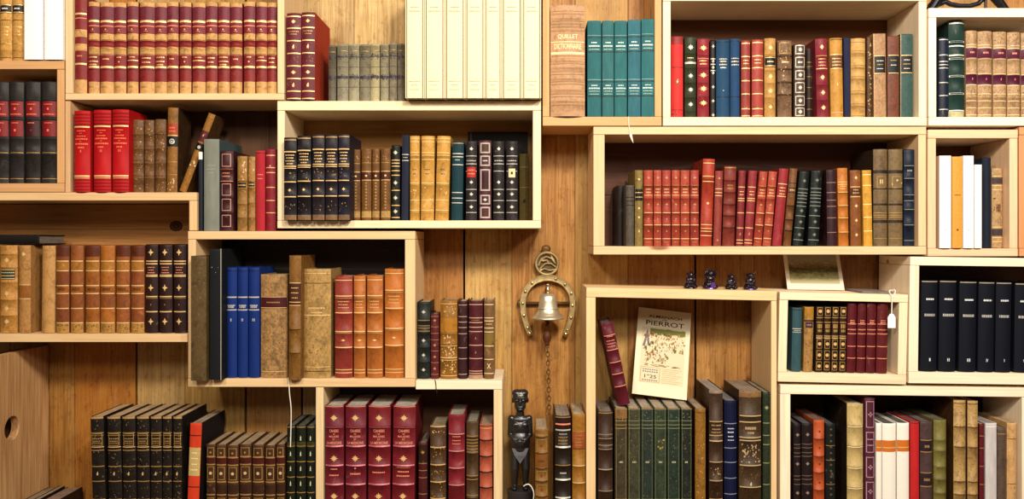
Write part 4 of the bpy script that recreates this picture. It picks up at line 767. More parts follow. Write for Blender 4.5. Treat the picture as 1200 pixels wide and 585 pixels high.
# between statue and tall crate
tq = leather('#8a5e30', .45, '#b58a4c')
shelf(FZ, [bk(627, 642.6, 503, ST(tq, bands([.07, .21, .34, .45, .58, .72, .86], 1.6, leather('#4e2c14', .2)) + [('O', t, 'dot', 4.5, plain('#7c3c1c')) for t in (.14, .40, .52, .65, .79)] + [('S', .22, .33, leather('#7e4c24', .3)), ('T', .275, .5, 2, brk), ('F', .09, .19, gd, .6, .75), ('F', .36, .44, gd, .6, .75), ('F', .475, .56, gd, .6, .75), ('F', .6, .7, gd, .6, .75)], L=.12, pg='#a48a68', inset=.001), 'short tan ribbed volume beside the carved statue'),
    bk(650.4, 669.4, 487.6, ST(leather('#221a14', .25, '#3c3024'), [('S', .01, .10, leather('#2e1010')), ('L', .065, 1.8, pk), ('L', .012, 1, gd), ('L', .11, 1.6, sv), ('T', .14, .5, 1, sv), ('T', .165, .6, 1.2, gd), ('T', .19, .6, 1.6, gd), ('T', .215, .6, 1.2, gd), ('L', .24, 1.7, sv), ('L', .38, 1, gd), ('T', .44, .4, 1.8, sv), ('L', .49, 1.6, sv), ('L', .63, 1.6, sv), ('L', .75, 1.6, sv)] + bands([.245, .38, .495, .635, .76], 1.4), L=.14, pg='#8a7866', inset=.001), 'black volume with silver ruled bands right of the short tan one'),
    bk(670.6, 686.2, 486, ST(leather('#9a6428', .35, '#c08c48'), [('S', .13, .26, leather('#a04c1e', .3)), ('T', .16, .6, 1, gd), ('T', .185, .6, 1, gd), ('T', .21, .6, 1, gd), ('T', .235, .6, 1, gd), ('L', .13, 1, gd), ('L', .262, 1.2, brk)] + lines([.39, .52, .65, .78], 1.3, g) + bands([.39, .52, .65, .78], 1.6), L=.14, pg='#b0a080', inset=.001), 'golden tan volume with orange title band beside the tall crate')], d=.0)

# green row in the tall crate
def gr(i): 
    c = ['#3c3626', '#3a3a2a', '#26302a', '#2e3a2c', '#223028', '#1e241e'][i]
    gm = plain('#767a52') if i else gd
    ops = [('L', .005, .9, gd), ('L', .09, .8, gm), ('L', .12, .8, gm), ('L', .145, .8, gm), ('T', .39, .3, 2, plain('#a9a684')), ('L', .66, .8, gm), ('L', .69, .7, gm), ('V', -.8, .8, gm), ('V', .8, .8, gm), ('Z', .03, .08, 5, 3, gm), ('Z', .17, .38, 10 + 6 * (i < 2), 3.4, plain('#6a5a3c')), ('Z', .42, .64, 10, 3.4, plain('#5c5236'))]
    if i == 0: ops.append(('S', 0, .075, leather('#7c5830', .5)))
    if i == 3: ops.append(('Z', .22, .34, 6, 5, plain('#a88a3c')))
    return ST(leather(c, .55, '#5c5a3c'), ops, L=.145, pg='#a89880', round=.08, inset=.001)
gxx = [(720.6, 735.2), (735.8, 750.8), (751.4, 766), (766.6, 781.4), (782, 797.4), (798, 811.4)]
row_g = shelf(FZ, [bk(701, 718.6, 482.8, ST(leather('#38251a', .35, '#5c4230'), lines([.17, .2, .25, .28, .43, .59, .74, .88], 1.1, plain('#8c7a64')) + bands([.19, .27, .435, .59], 1.6) + [('L', .01, 1, gd)], L=.14, pg='#6e5c4a', inset=.001), 'dark brown volume with pale ruled bands, left end of the tall crate')] +
    [bk(a, b_, 478.8, gr(i), ['worn green brown volume with a tan head patch under the leaning book', 'worn olive volume second in the green row, tall crate', 'dark green worn volume third in the green row, tall crate', 'green volume with yellow stains fourth in the green row', 'dark green worn volume fifth in the green row, tall crate', 'blackish green worn volume beside the tan one, end of green row'][i]) for i, (a, b_) in enumerate(gxx)], d=.0)
shelf(FZ, [bk(814.8, 827.6, 479, ST(leather('#8c5c28', .4, '#b48240'), [('Z', .15, .9, 34, 2.6, plain('#d2a25c')), ('L', .03, .8, brk), ('V', -.8, .8, gd), ('V', .8, .8, gd)], side=leather('#5c3420'), L=.14, pg='#a08c70', inset=.001), 'narrow tan gilt volume right of the green row'),
    bk(831.4, 848, 457.8, ST(leather('#3e2a1c', .6, '#6c4e34'), lines([.20, .29, .325, .46, .58, .70, .84], 1.2, plain('#b09468')) + [('T', .225, .7, 1.4, plain('#a58a60')), ('T', .25, .6, 1.4, plain('#a58a60')), ('T', .27, .7, 1.2, plain('#a58a60')), ('S', 0, .02, leather('#86705a')), ('Z', .5, .56, 8, 4, plain('#b09468')), ('Z', .03, .97, 14, 3, plain('#5a4430'))] + bands([.2, .33, .46, .58], 1.6), side=leather('#3a2014', .3), L=.155, pg='#8c8076', inset=.001), 'tall dark brown volume rising left of the navy one'),
    bk(849, 864.2, 469.7, ST(cloth('#0d1230', .6), lines([.16, .33, .43, .54, .65, .78], .9, plain('#8c90a0')) + [('T', .195, .5, 1, plain('#c9cad0')), ('T', .22, .5, 1.4, plain('#c9cad0')), ('T', .25, .45, 1.2, plain('#c9cad0')), ('T', .275, .5, 1, plain('#c9cad0'))], L=.13, pg='#6e6a68', inset=.001), 'navy blue volume between two tall brown volumes', d=.01),
    bk(866.8, 893.4, 458.6, ST(leather('#42301e', .65, '#7a6040'), lines([.16, .20, .30, .32, .48, .62, .78], 1.2, plain('#c0a87c')) + [('T', .24, .5, 3, plain('#b49c70')), ('T', .27, .3, 2, plain('#b49c70')), ('Z', .34, .46, 26, 5, plain('#c0aa80')), ('Z', .52, .6, 8, 4, plain('#7a5438')), ('S', 0, .04, leather('#7c5c38', .5)), ('O', .6, 'fig', 6, plain('#d8c8a0'))] + bands([.16, .31, .48, .62], 1.8), side=leather('#3a2416', .3), L=.155, pg='#87725a', inset=.001), 'widest brown worn volume in the tall crate, right of the navy one'),
    bk(894.2, 902.8, 460, ST(leather('#26301e', .6, '#505c38'), lines([.2, .28, .34, .46, .6, .75], 1, plain('#8c8c64')) + [('O', .1, 'flo', 7, plain('#8c8c64'))], L=.155, pg='#8a7a64', inset=.001), 'mossy green volume at the right end of the tall crate')], d=.0)

# small crate with the tag
def bg4(): return ST(leather('#2e1a10', .3, '#5a3c20'), [('O', t, 'dot', 5, plain('#cda468')) for t in (.07, .57, .74, .91)] + [('F', .01, .14, gd, .6, .8), ('F', .5, .64, gd, .6, .8), ('F', .67, .81, gd, .6, .8), ('F', .84, .97, gd, .6, .8), ('T', .30, .7, 5, gd), ('T', .37, .6, 3, gd), ('L', .45, 1.6, gd), ('L', .48, 1, g), ('L', .17, 1, gd), ('L', .24, 1, gd)], L=.12)
def dr4(i): return ST(leather('#540d18' if i < 3 else '#5a1218', .15), lines([.30, .38, .44, .62, .79], .8, pk) + [('T', .25, .5, 1, pk), ('T', .28, .5, 1.4, pk), ('L', .38, 1.2, pk), ('V', -.95, .8, leather('#7c1424', .1))], L=.12)
PT = 437
shelf(437.8, [bk(927.8, 939.2, 361, ST(cloth('#2d4a50', .7), [('L', .33, .9, sv), ('T', .36, .7, .8, sv), ('L', .385, .6, sv), ('L', .03, .6, blk)], L=.12), 'teal grey cloth volume at the left end of the tagged crate'),
    bk(941.8, 953, 360, ST(leather('#9c7440', .6, '#c9a468'), [('S', 0, .18, leather('#a4702c', .3, '#cf9a4c')), ('S', .20, .23, leather('#3c2820')), ('A', .235, .32, plain('#3e2434', .5, 0, 'label_purple'), .8, [('t', .5, 1.6, gd, .6)]), ('Z', .45, .9, 8, 3, brk)], L=.12), 'tan volume with small purple label beside the teal grey one')] +
    [bk(a, b_, 359.6, bg4(), f'dark brown gilt patterned volume, {ordn(i)} of four in the tagged crate', group='four brown gilt patterned volumes') for i, (a, b_) in enumerate([(955.6, 964), (964.8, 973.2), (974, 982.2), (983, 991.4)])] +
    [bk(a, b_, 355.6, dr4(i), f'dark red volume, {ordn(i)} of four beneath the hanging tag', group='four dark red volumes') for i, (a, b_) in enumerate([(992.4, 1003.4), (1004.2, 1014.6), (1015.4, 1026.4), (1027.4, 1040.6)])], d=.01, tilt=T14, pivot=987)

# black numbered volumes
dn = cloth('#080b16', .7, .05); nw = plain('#d6d6d2', .5, 0, 'silver_lettering')
def num(n): return ST(dn, [('L', .012, 1.2, plain('#9a8c78')), ('T', .205, .5, 2.0, nw), ('T', .38, .66, 3.0, plain('#a7a49c')), ('W', .87, n, 3.6, .05 * len(n) + .03, nw)], L=.13, round=.12, pg='#9a8c78')
nx = [(1079, 1099, 329, 'I'), (1100.4, 1121.2, 329, 'II'), (1124, 1145, 330, 'III'), (1146.4, 1166, 330.6, 'IV'), (1166.8, 1185.8, 331, 'V'), (1189.2, 1210, 332, 'VI'), (1211, 1232, 332, 'VII')]
shelf(437.6, [bk(a + .6, b_, t, num(n), f'black cloth volume numbered {n} in the set of matching black volumes') for a, b_, t, n in nx], d=.008, tilt=T15, pivot=1182)

# bottom right crate
def dkb(): return ST(leather('#1c1112', .2), [('O', t, 'flo', 6, plain('#8c7a6a')) for t in (.09, .33, .57, .73)] + lines([.17, .2, .24, .27, .43, .46, .5], .8, plain('#6e5a4c')), L=.13, pg='#241a14', inset=.001)
def tto(): return ST(leather('#a58450', .5, '#cfae76'), [('Z', .02, .9, 36, 3, plain('#84602f'))] + lines([.02, .18, .32, .56, .65, .78], 1, plain('#6e4c24')) + bands([.18, .32, .56, .65], 1.6), L=.14, pg='#c0b090', inset=.001, side=leather('#4a2e1a'))
opm = plain('#c46a1e', .5, 0, 'orange_band')
def wto(): return ST(plain('#e4ded2', .5, 0, 'white_card'), [('S', .14, .235, opm), ('L', .2, 1, g)], L=.12, pg='#3a3028', round=.12, inset=.001)
vi = [
    bk(930.4, 939, 497, dkb(), 'dark plum gilt volume, left end of bottom right crate'), bk(940, 953, 496.6, dkb(), 'dark plum gilt volume touching the orange one'),
    bk(954, 967, 492.7, ST(leather('#b4481c', .25, '#d06c38'), [('O', t, 'dot', 3, brk) for t in (.09, .22, .35, .5, .64)] + bands([.15, .29, .42, .56, .7], 1.4, leather('#8a3414', .2)), L=.14, pg='#5a3a28', inset=.001), 'bright orange leather volume'),
    bk(968, 979.6, 497, ST(leather('#131411', .2), [('D', .02, .9, 18, 3, plain('#4c4a3e'))] + lines([.18, .3, .5, .66], .6, gd), L=.13, pg='#1c1812', inset=.001), 'black patterned volume right of the orange one'),
    bk(993.8, 1013.2, 474, ST(leather('#b59c64', .2, '#d4be88'), [('L', t, .8, plain('#efe0b0')) for t in (.16, .305, .455, .60, .75)] + bands([.15, .295, .445, .59, .74], 1.8), L=.155, pg='#d6c8a4', side=leather('#2c2018', .2), inset=.001), 'tall pale yellow vellum volume with dark left cover'),
    bk(1014, 1026.2, 467, ST(leather('#4e1e34', .2), [('F', .02, .2, plain('#b88a98'), .8, .8), ('F', .23, .37, plain('#b88a98'), .8, .8), ('F', .40, .54, plain('#b88a98'), .8, .8), ('F', .57, .70, plain('#b88a98'), .8, .8), ('F', .73, .9, plain('#b88a98'), .8, .8)] + [('O', t, 'dia', 8, plain('#b88a98')) for t in (.11, .47, .635, .81)] + [('O', t, 'dia', 4.5, leather('#4e1e34', .2)) for t in (.11, .47, .635, .81)] + [('T', .28, .6, 1.2, plain('#b88a98')), ('T', .32, .6, 1.2, plain('#b88a98'))], L=.155, pg='#8a6a74', inset=.001), 'tall purple volume with pink diamond panels'),
    bk(1026.8, 1034, 496, wto(), 'thin white volume with orange band, left of three'), bk(1034.8, 1051, 496.6, wto(), 'white volume with orange band, middle of three'), bk(1051.8, 1066.4, 496, wto(), 'white volume with orange band, beside the red one'),
    bk(1067.4, 1078.2, 494.6, ST(cloth('#b02224', .55), [('L', .01, .8, blk)], L=.13, pg='#5a2a24', inset=.001), 'plain bright red volume in the bottom right crate'),
    bk(1079.4, 1093.6, 494.6, ST(leather('#4a3636', .3, '#6c5656'), [('S', .155, .24, leather('#2a1c24')), ('S', .42, .52, leather('#2a1c24')), ('T', .2, .4, 3, gd), ('T', .47, .5, 3, gd)] + lines([.15, .245, .415, .525], 1, gd), L=.14, pg='#4c4038', inset=.001), 'grey purple volume with dark bands right of the plain red one'),
    bk(1095.4, 1110.4, 492.7, ST(leather('#6c6430', .3, '#8c8448'), bands([.155, .24, .37, .47, .58, .7], 1.6) + [('L', t, .9, plain('#b4ac74')) for t in (.16, .245, .375, .475, .585)], L=.14, pg='#4a4630', inset=.001), 'olive green ribbed volume'),
    bk(1118.6, 1133.4, 469.6, tto(), 'tall tan speckled volume, left of the tall pair'), bk(1134.8, 1147.4, 470.4, tto(), 'tall tan speckled volume, right of the tall pair'),
    bk(1148.2, 1154.2, 497, ST(leather('#5c101c', .25), lines([.1, .2, .35, .5], .8, gd), L=.12, inset=.001), 'thin dark red volume between tall tan and pale grey ones'),
    bk(1155, 1168.6, 496, ST(cloth('#b9b3b2', .6), [('L', .03, .8, wht)], L=.13, pg='#8e8680', round=.06, inset=.001), 'pale grey cloth volume'),
    bk(1169.4, 1179.8, 502, ST(leather('#54443a', .3), [('L', .05, 1, gd)], L=.13, pg='#6e5c48', inset=.001), 'brown grey volume, lower than its neighbours'),
    bk(1181, 1192.6, 496, ST(leather('#c09662', .3, '#dcb888'), [('L', .13, .6, brk), ('L', .5, .6, brk), ('Z', .5, .56, 6, 2, brk)], L=.13, pg='#b09468', inset=.001), 'cream tan volume at the right end of bottom right crate')]
shelf(FZ, vi, d=.006)

# books low in the corner crate
shelf(FZ, [bk(8, 22, 596, ST(leather('#3a2a20', .4), [], L=.16, pg='#8c7458', inset=.001), 'brown volume low in the corner, left of three, only its top showing'), bk(22.6, 31, 594, ST(leather('#1c1410', .3), [], L=.16, pg='#9c8468', inset=.001), 'thin dark volume low in the corner, middle of three'),
    bk(31.8, 52, 596, ST(leather('#2c2018', .4), [], L=.165, pg='#8c6c54', inset=.001), 'dark brown volume low in the corner, right of three')], d=.0)

# a thin black book lying flat on the tan volumes at the left edge
zt = wz(287, .012) + .0007
lyb = make_book(None, -.0115, .0115, zt, .118, .022, ST(cloth('#15110f', .6), [('L', .9, .8, plain('#4a3c30'))], L=.11, pg='#6e5c48', round=.1), 'thin black book lying flat on the tan volumes at the left edge', None, math.pi / 2, .11)
lyb.location.x = wx(-20)
# maroon volume leaning on the heads of the green row
zg = wz(478.8, 0) + .0008
shelf(0, [bk(724.6, 739.4, 376.5, ST(leather('#5c1226', .2), [('T', .17, .5, .9, pk), ('T', .22, .7, .9, pk), ('T', .255, .7, .9, pk), ('T', .29, .7, .9, pk), ('L', .155, .9, pk), ('L', .33, .9, pk), ('L', .48, .9, pk), ('L', .62, .9, pk), ('L', .77, .9, pk)] + bands([.155, .33, .48, .62, .77], 1.2), L=.115, pg='#4a3030'), 'maroon volume leaning left on top of the worn green row', dx=-21.5)], d=.018, z=zg)

# ------------------------------------------------------------------ pamphlet and print
def patch(bm, pts, y, mi_):
    f = bm.faces.new([bm.verts.new((x, y, z)) for x, z in pts]); f.material_index = mi_
    f.normal_update()
    if f.normal.y > 0: f.normal_flip()
def words(bm, s, x0, x1, z0, z1, y, mi_):
    vs, fs, a = text_tris(s); vv = [bm.verts.new((x0 + (x1 - x0) * x, y, z0 + (z1 - z0) * q)) for x, q in vs]
    for f in fs:
        try: bm.faces.new([vv[i] for i in f]).material_index = mi_
        except ValueError: pass
rng = random.Random(5)
PW, PH = .134, .222
b7 = math.radians(7.2)
pam = empty('pamphlet', (0, 0, 0), 'cream illustrated pamphlet titled PIERROT leaning upright on the green volumes', 'pamphlet')
pam.rotation_mode = 'YXZ'; pam.rotation_euler = (math.radians(-21), b7, 0)
pam.location = (wx(772.6, .088), .088, zg + .0015 + math.sin(b7) * PW / 2 * math.cos(math.radians(21)))
bm = bmesh.new(); bx(bm, -PW / 2 + .001, PW / 2 - .001, .0007, .0045, .001, PH - .001)
link('page_block', bm, [plain('#e6dcc2', .7, 0, 'paper')], pam)
bm = bmesh.new(); bx(bm, -PW / 2, PW / 2, 0, .0006, 0, PH); bx(bm, -PW / 2, PW / 2, .0046, .0052, 0, PH)
def U(u, v): return ((u - .5) * PW, v * PH)
pm = [plain('#dfd3b4', .7, 0, 'paper'), plain('#3b2418', .7, 0, 'print_ink'), plain('#7c7c40', .8, 0, 'print_green'), plain('#9a6a38', .8, 0, 'print_brown'), plain('#6a6878', .8, 0, 'print_grey'), plain('#d3c5a2', .8, 0, 'print_pale'), plain('#b08c58', .8, 0, 'print_tan')]
words(bm, 'ALMANACH', *[U(.2, 0)[0], U(.83, 0)[0]], U(0, .895)[1], U(0, .928)[1], -.0002, 1)
words(bm, 'DE', U(.46, 0)[0], U(.55, 0)[0], U(0, .868)[1], U(0, .885)[1], -.0002, 1)
words(bm, 'PIERROT', U(.16, 0)[0], U(.88, 0)[0], U(0, .805)[1], U(0, .86)[1], -.0002, 1)
link('cover', bm, pm[:2], pam)
bm = bmesh.new()
patch(bm, [U(.1, .14), U(.92, .14), U(.92, .78), U(.1, .78)], -.0001, 5)
# generic foliage along the top of the picture, a tent, and loose scribbled ground
pts = [U(.25, .74)]; n = 12
for i in range(n + 1): pts.append(U(.25 + .66 * i / n, .775 - .01 * rng.random()))
for i in range(n + 1): pts.append(U(.91 - .66 * i / n, .72 - .035 * rng.random()))
patch(bm, pts, -.0002, 2)
patch(bm, [U(.12, .55), U(.2, .76), U(.25, .6), U(.22, .56), U(.2, .66), U(.17, .56)], -.0002, 4)
for i in range(330):
    u = rng.uniform(.14, .88); v = rng.uniform(.36, .70)
    if v < .5 and u > .6: continue
    big = rng.random() < .25
    a = rng.uniform(.006, .018) * (2.6 if big else 1); h_ = rng.uniform(.006, .026) * (1.8 if big else 1); k_ = rng.uniform(-.01, .01)
    patch(bm, [U(u, v), U(u + a, v + k_), U(u + a + k_, v + h_), U(u + k_, v + h_ * .8)], -.00025, rng.choice((3, 6, 2)) if big else rng.choice((1, 1, 3, 3, 2, 4)))
for i in range(26):
    u = rng.uniform(.14, .8); v = .335 + rng.uniform(0, .02); patch(bm, [U(u, v), U(u + .06, v - .003), U(u + .06, v + .004), U(u, v + .005)], -.00025, rng.choice((1, 3, 6)))
for i in range(8): v = .31 - i * .022; patch(bm, [U(.52, v), U(.88 - .05 * (i % 3), v), U(.88 - .05 * (i % 3), v + .004), U(.52, v + .004)], -.00025, 6)
patch(bm, [U(.12, .15), U(.48, .15), U(.48, .32), U(.12, .32)], -.0002, 6)
patch(bm, [U(.13, .155), U(.47, .155), U(.47, .315), U(.13, .315)], -.00023, 5)
words(bm, '1°25', U(.2, 0)[0], U(.42, 0)[0], U(0, .195)[1], U(0, .235)[1], -.0003, 1)
for v in (.26, .285, .165): 
    for i in range(7): patch(bm, [U(.16 + i * .042, v), U(.19 + i * .042, v), U(.19 + i * .042, v + .012), U(.16 + i * .042, v + .012)], -.0003, 4)
link('illustration', bm, pm, pam)
# the print
RW, RH = .140, .105
pr = empty('print', (wx(955.5, .10), .095, wz(344) + .0014), 'small landscape print with white border leaning behind the small crate top', 'picture')
pr.rotation_mode = 'YXZ'; pr.rotation_euler = (math.radians(-24), math.radians(1.0), 0); pr.location.z += .0014
bm = bmesh.new(); bx(bm, -RW / 2, RW / 2, 0, .003, 0, RH); link('mount', bm, [plain('#cfc5b4', .7, 0, 'card')], pr)
m, nt, b = nodes('landscape_print'); mp = coords(nt, (1, 1, 2.4), False); n1 = noise(nt, mp, 42, 5, .75, 1.6)
tc = N(nt, 'ShaderNodeTexCoord'); sx_ = N(nt, 'ShaderNodeSeparateXYZ'); nt.links.new(tc.outputs['Object'], sx_.inputs[0])
mm = N(nt, 'ShaderNodeMath', operation='MULTIPLY_ADD'); nt.links.new(n1.outputs[0], mm.inputs[0]); mm.inputs[1].default_value = .06; nt.links.new(sx_.outputs[2], mm.inputs[2])
rr = ramp(nt, mm.outputs[0], [(.055, lin('#a09a70')), (.072, lin('#6a6c34')), (.082, lin('#2c2416')), (.094, lin('#6c5a38')), (.106, lin('#8c8670')), (.17, lin('#9a978c'))])
nt.links.new(rr.outputs[0], b.inputs['Base Color']); b.inputs['Roughness'].default_value = .5
bm = bmesh.new(); bx(bm, -RW / 2 + .009, RW / 2 - .009, -.0004, .0, .016, RH - .009); link('picture', bm, [m], pr)

# ------------------------------------------------------------------ small sculpted things
def ell(bm, c, r, rot=None):
    M = Matrix.Translation(c) @ (rot or Matrix.Identity(4)) @ Matrix.Diagonal((*r, 1))
    bmesh.ops.create_icosphere(bm, subdivisions=3, radius=1, matrix=M)
def limb(bm, p, q, r0, r1, n=12):
    p, q = Vector(p), Vector(q); ax = (q - p); L_ = ax.length
    M = Matrix.Translation((p + q) / 2) @ ax.to_track_quat('Z', 'Y').to_matrix().to_4x4()
    bmesh.ops.create_cone(bm, cap_ends=True, segments=n, radius1=r0, radius2=r1, depth=L_, matrix=M)
    ell(bm, p, (r0,) * 3); ell(bm, q, (r1,) * 3)
def fuse(o, vox, sm=4):
    a = o.modifiers.new('fuse', 'REMESH'); a.mode = 'VOXEL'; a.voxel_size = vox; a.use_smooth_shade = True
    c = o.modifiers.new('soften', 'SMOOTH'); c.iterations = sm; c.factor = .5
ebony = metal('#0e0f14', .36, .3, 'ebony', .0)
ebony.node_tree.nodes['Principled BSDF'].inputs['Specular IOR Level'].default_value = .8
q = .00206
st = empty('statue', (wx(609.6, .06), .06, wz(640.3) + .0004), 'black carved standing figure with hands on belly, bottom centre', 'statue')
gz = wz(574, .055) - st.location.z
bm = bmesh.new()
def P(x, y, z): return Vector((x * q * 1.1, y * q, gz + z * q))
def E(x, y, z, a, b_, c, rot=None): ell(bm, P(x, y, z), (a * q * 1.1, b_ * q, c * q), rot)
def Lm(a, b_, r0, r1): limb(bm, P(*a), P(*b_), r0 * q, r1 * q)
E(0, 0, 107, 8, 8.5, 9.5)          # skull
E(0, -1.5, 98.5, 6.2, 7, 7.5)     # jaw
E(-3.6, .5, 112.6, 5.2, 7, 4.6); E(3.6, .5, 112.6, 5.2, 7, 4.6); E(0, .5, 113, 6, 7, 4)   # two lobed headdress
E(-4.6, .5, 107, 3.6, 6, 7); E(4.6, .5, 107, 3.6, 6, 7)
E(0, -8, 108.4, 6, 1.6, 1.3)     # brow
E(0, -9, 103.2, 1.5, 2.2, 3.6)     # nose
E(0, -8, 97.2, 3.6, 1.8, 1.1); E(0, -7.6, 94.8, 3.3, 1.8, 1.1)     # lips
E(-3.3, -7.2, 105.2, 2, 1.2, 1.2); E(3.3, -7.2, 105.2, 2, 1.2, 1.2)  # eyes
E(-8, .5, 104, 1.3, 2, 3); E(8, .5, 104, 1.3, 2, 3)
Lm((0, 0, 94), (0, .5, 86), 4.4, 5)
E(0, .5, 81, 11, 6.5, 6.5); E(0, -.5, 72, 10.4, 7, 12); E(0, -2, 58, 10.8, 7.5, 12); E(0, .5, 47, 10.4, 7.4, 9)
for s in (-1, 1):
    E(s * 4.4, -4.5, 76, 4.2, 3.2, 3.8)
    Lm((s * 9.4, .5, 83), (s * 10.6, 0, 64), 4.0, 3.3); Lm((s * 10.6, 0, 64), (s * 4, -9, 57), 3.3, 2.2)
    E(s * 2.6, -9.8, 57, 3.2, 1.6, 2.4)
    for f in range(4): Lm((s * 2.4, -10.6, 59 - f * 1.5), (-s * .6, -11, 58 - f * 1.6), .75, .6)
    Lm((s * 3, -10.4, 59.4), (s * .8, -11, 62), .8, .65)
    Lm((s * 5.2, 1, 45), (s * 6, -2.6, 25), 6, 4.9); Lm((s * 6, -2.6, 25), (s * 5.8, .5, 5), 4.8, 3.2)
    E(s * 5.8, -3.4, 24.5, 4, 3.6, 3.8); E(s * 5.6, 1.6, 17, 3.7, 3.8, 7)
    E(s * 6, -3.4, 2.6, 3.2, 6.5, 2.4)
bd = link('figure', bm, [ebony], st); fuse(bd, .0011, 3)
bm = bmesh.new()
vs = [bm.verts.new(P(x, y, z)) for x, y, z in ((-8.8, -5.6, 49), (8.8, -5.6, 49), (6, -7.5, 41), (0, -8.6, 32), (-6, -7.5, 41))]
vb = [bm.verts.new(v.co + Vector((0, .006, 0))) for v in vs]
bm.faces.new(vs); bm.faces.new(vb[::-1])
for i in range(5): bm.faces.new((vs[i], vb[i], vb[(i + 1) % 5], vs[(i + 1) % 5]))
bmesh.ops.recalc_face_normals(bm, faces=bm.faces)
lc = link('loincloth', bm, [metal('#4a4a50', .5, .4, 'worn_ebony', 0)], st); lc['label'] = 'greyish triangular loincloth'
bm = bmesh.new(); zz = [0, .004, .012, gz - .018, gz - .008, gz - .001, gz + .0005]; rr_ = [17.5, 18, 16, 15, 15.5, 15.5, 14.5]
rings = [[bm.verts.new((rr_[i] * q * math.cos(a * math.pi / 16), rr_[i] * q * math.sin(a * math.pi / 16) * .9, zz[i])) for a in range(32)] for i in range(7)]
for i in range(6):
    for a in range(32): bm.faces.new((rings[i][a], rings[i][(a + 1) % 32], rings[i + 1][(a + 1) % 32], rings[i + 1][a]))
bm.faces.new(rings[0][::-1]); bm.faces.new(rings[6])
link('pedestal', bm, [metal('#26262a', .4, .5, 'dusty_ebony', 0)], st, smooth=False)

def curve_obj(name, pts, rad, m, parent=None, cyc=False):
    cu = bpy.data.curves.new(name, 'CURVE'); cu.dimensions = '3D'; cu.bevel_depth = rad; cu.bevel_resolution = 3; cu.use_fill_caps = True
    sp = cu.splines.new('NURBS'); sp.points.add(len(pts) - 1)
    for i, p in enumerate(pts): sp.points[i].co = (*p, 1)
    sp.use_endpoint_u = not cyc; sp.use_cyclic_u = cyc; sp.order_u = 3; cu.resolution_u = 8
    o = bpy.data.objects.new(name, cu); COL.objects.link(o)
    dg = bpy.context.evaluated_depsgraph_get(); dg.update()
    me = bpy.data.meshes.new_from_object(o.evaluated_get(dg)); bpy.data.objects.remove(o); bpy.data.curves.remove(cu)
    me.materials.clear(); me.materials.append(m)
    for p in me.polygons: p.use_smooth = True
    o = bpy.data.objects.new(name, me); COL.objects.link(o)
    if parent: o.parent = parent
    return o
def PW_(px, py, d): return Vector((wx(px, d), d, wz(py, d)))
thr = plain('#eee8dc', .8, 0, 'thread')
# white cord looped round the statue foot
c_ = curve_obj('cord', [PW_(613.5, 570, .014), PW_(618, 566.5, .010), PW_(623, 570, .012), (PW_(626.5, 580, .012)), PW_(624.5, 588, .014)], .0012, thr)
tag(c_, 'white cord looped beside the foot of the carved statue', 'cord')

# four dark figurines on the tall crate
fg = metal('#1a1020', .22, .5, 'dark_glass', .35); fp = metal('#5a3a86', .25, .3, 'violet_glass', .3)
ftop = wz(337) + .0004
specs = [(809, .0225, 'squat dark figurine, leftmost of four on the tall crate', 0), (831.8, .0255, 'dark figurine with raised arms and violet foot, second from left', 1), (856.5, .0205, 'small dark round headed figurine, third from left on the crate', 2), (878.8, .023, 'dark figurine at the right end of the four on the crate', 3)]
for x, s, lb, kd in specs:
    f0 = empty('figurine', (wx(x, .045), .045, wz(339.3) + .0006 - math.tan(S13) * (wx(x, .045) - wx(798.7))), lb, 'figurine', 'dark figurines on the tall crate')
    f0.rotation_euler.y = S13
    bm = bmesh.new()
    def e2(c, r): ell(bm, Vector(c) * s, tuple(v * s for v in r))
    e2((0, 0, .38), (.58, .48, .40)); e2((0, 0, .85), (.40, .34, .42)); e2((0, -.06, 1.42), (.36, .34, .36))
    for sx in (-1, 1):
        e2((sx * .42, -.22, .2), (.34, .40, .18)); e2((sx * .36, 0, 1.5), (.10, .08, .15))
        e2((sx * .14, -.36, 1.48), (.09, .06, .07))
        if kd == 1:
            limb(bm, Vector((sx * .34, -.05, 1.05)) * s, Vector((sx * .52, -.15, 1.4)) * s, .12 * s, .10 * s); limb(bm, Vector((sx * .52, -.15, 1.4)) * s, Vector((sx * .30, -.12, 1.78)) * s, .10 * s, .10 * s)
        else:
            limb(bm, Vector((sx * .38, -.05, 1.05)) * s, Vector((sx * .46, -.30, .66)) * s, .13 * s, .11 * s); limb(bm, Vector((sx * .46, -.30, .66)) * s, Vector((sx * .1, -.48, .6)) * s, .11 * s, .1 * s)
    e2((0, -.40, 1.34), (.07, .08, .08)); e2((0, -.36, 1.22), (.13, .06, .04))
    if kd == 3: limb(bm, Vector((.2, 0, 1.5)) * s, Vector((.55, 0, 1.85)) * s, .07 * s, .05 * s)
    if kd == 0: e2((0, 0, 1.78), (.14, .14, .14))
    o = link('body', bm, [fg], f0); fuse(o, .0009, 2)
    bm = bmesh.new()
    bmesh.ops.create_cone(bm, cap_ends=True, segments=24, radius1=.62 * s, radius2=.58 * s, depth=.1 * s, matrix=Matrix.Translation((0, 0, .05 * s)))
    link('base', bm, [fg if kd in (0, 2) else fp], f0)
    if kd == 1:
        bm = bmesh.new(); bx(bm, -.02 * s, .38 * s, -.62 * s, -.40 * s, .1 * s, .62 * s); bmesh.ops.bevel(bm, geom=bm.edges[:], offset=.04 * s, segments=2, affect='EDGES')
        link('drum', bm, [fp], f0)['label'] = 'violet block'

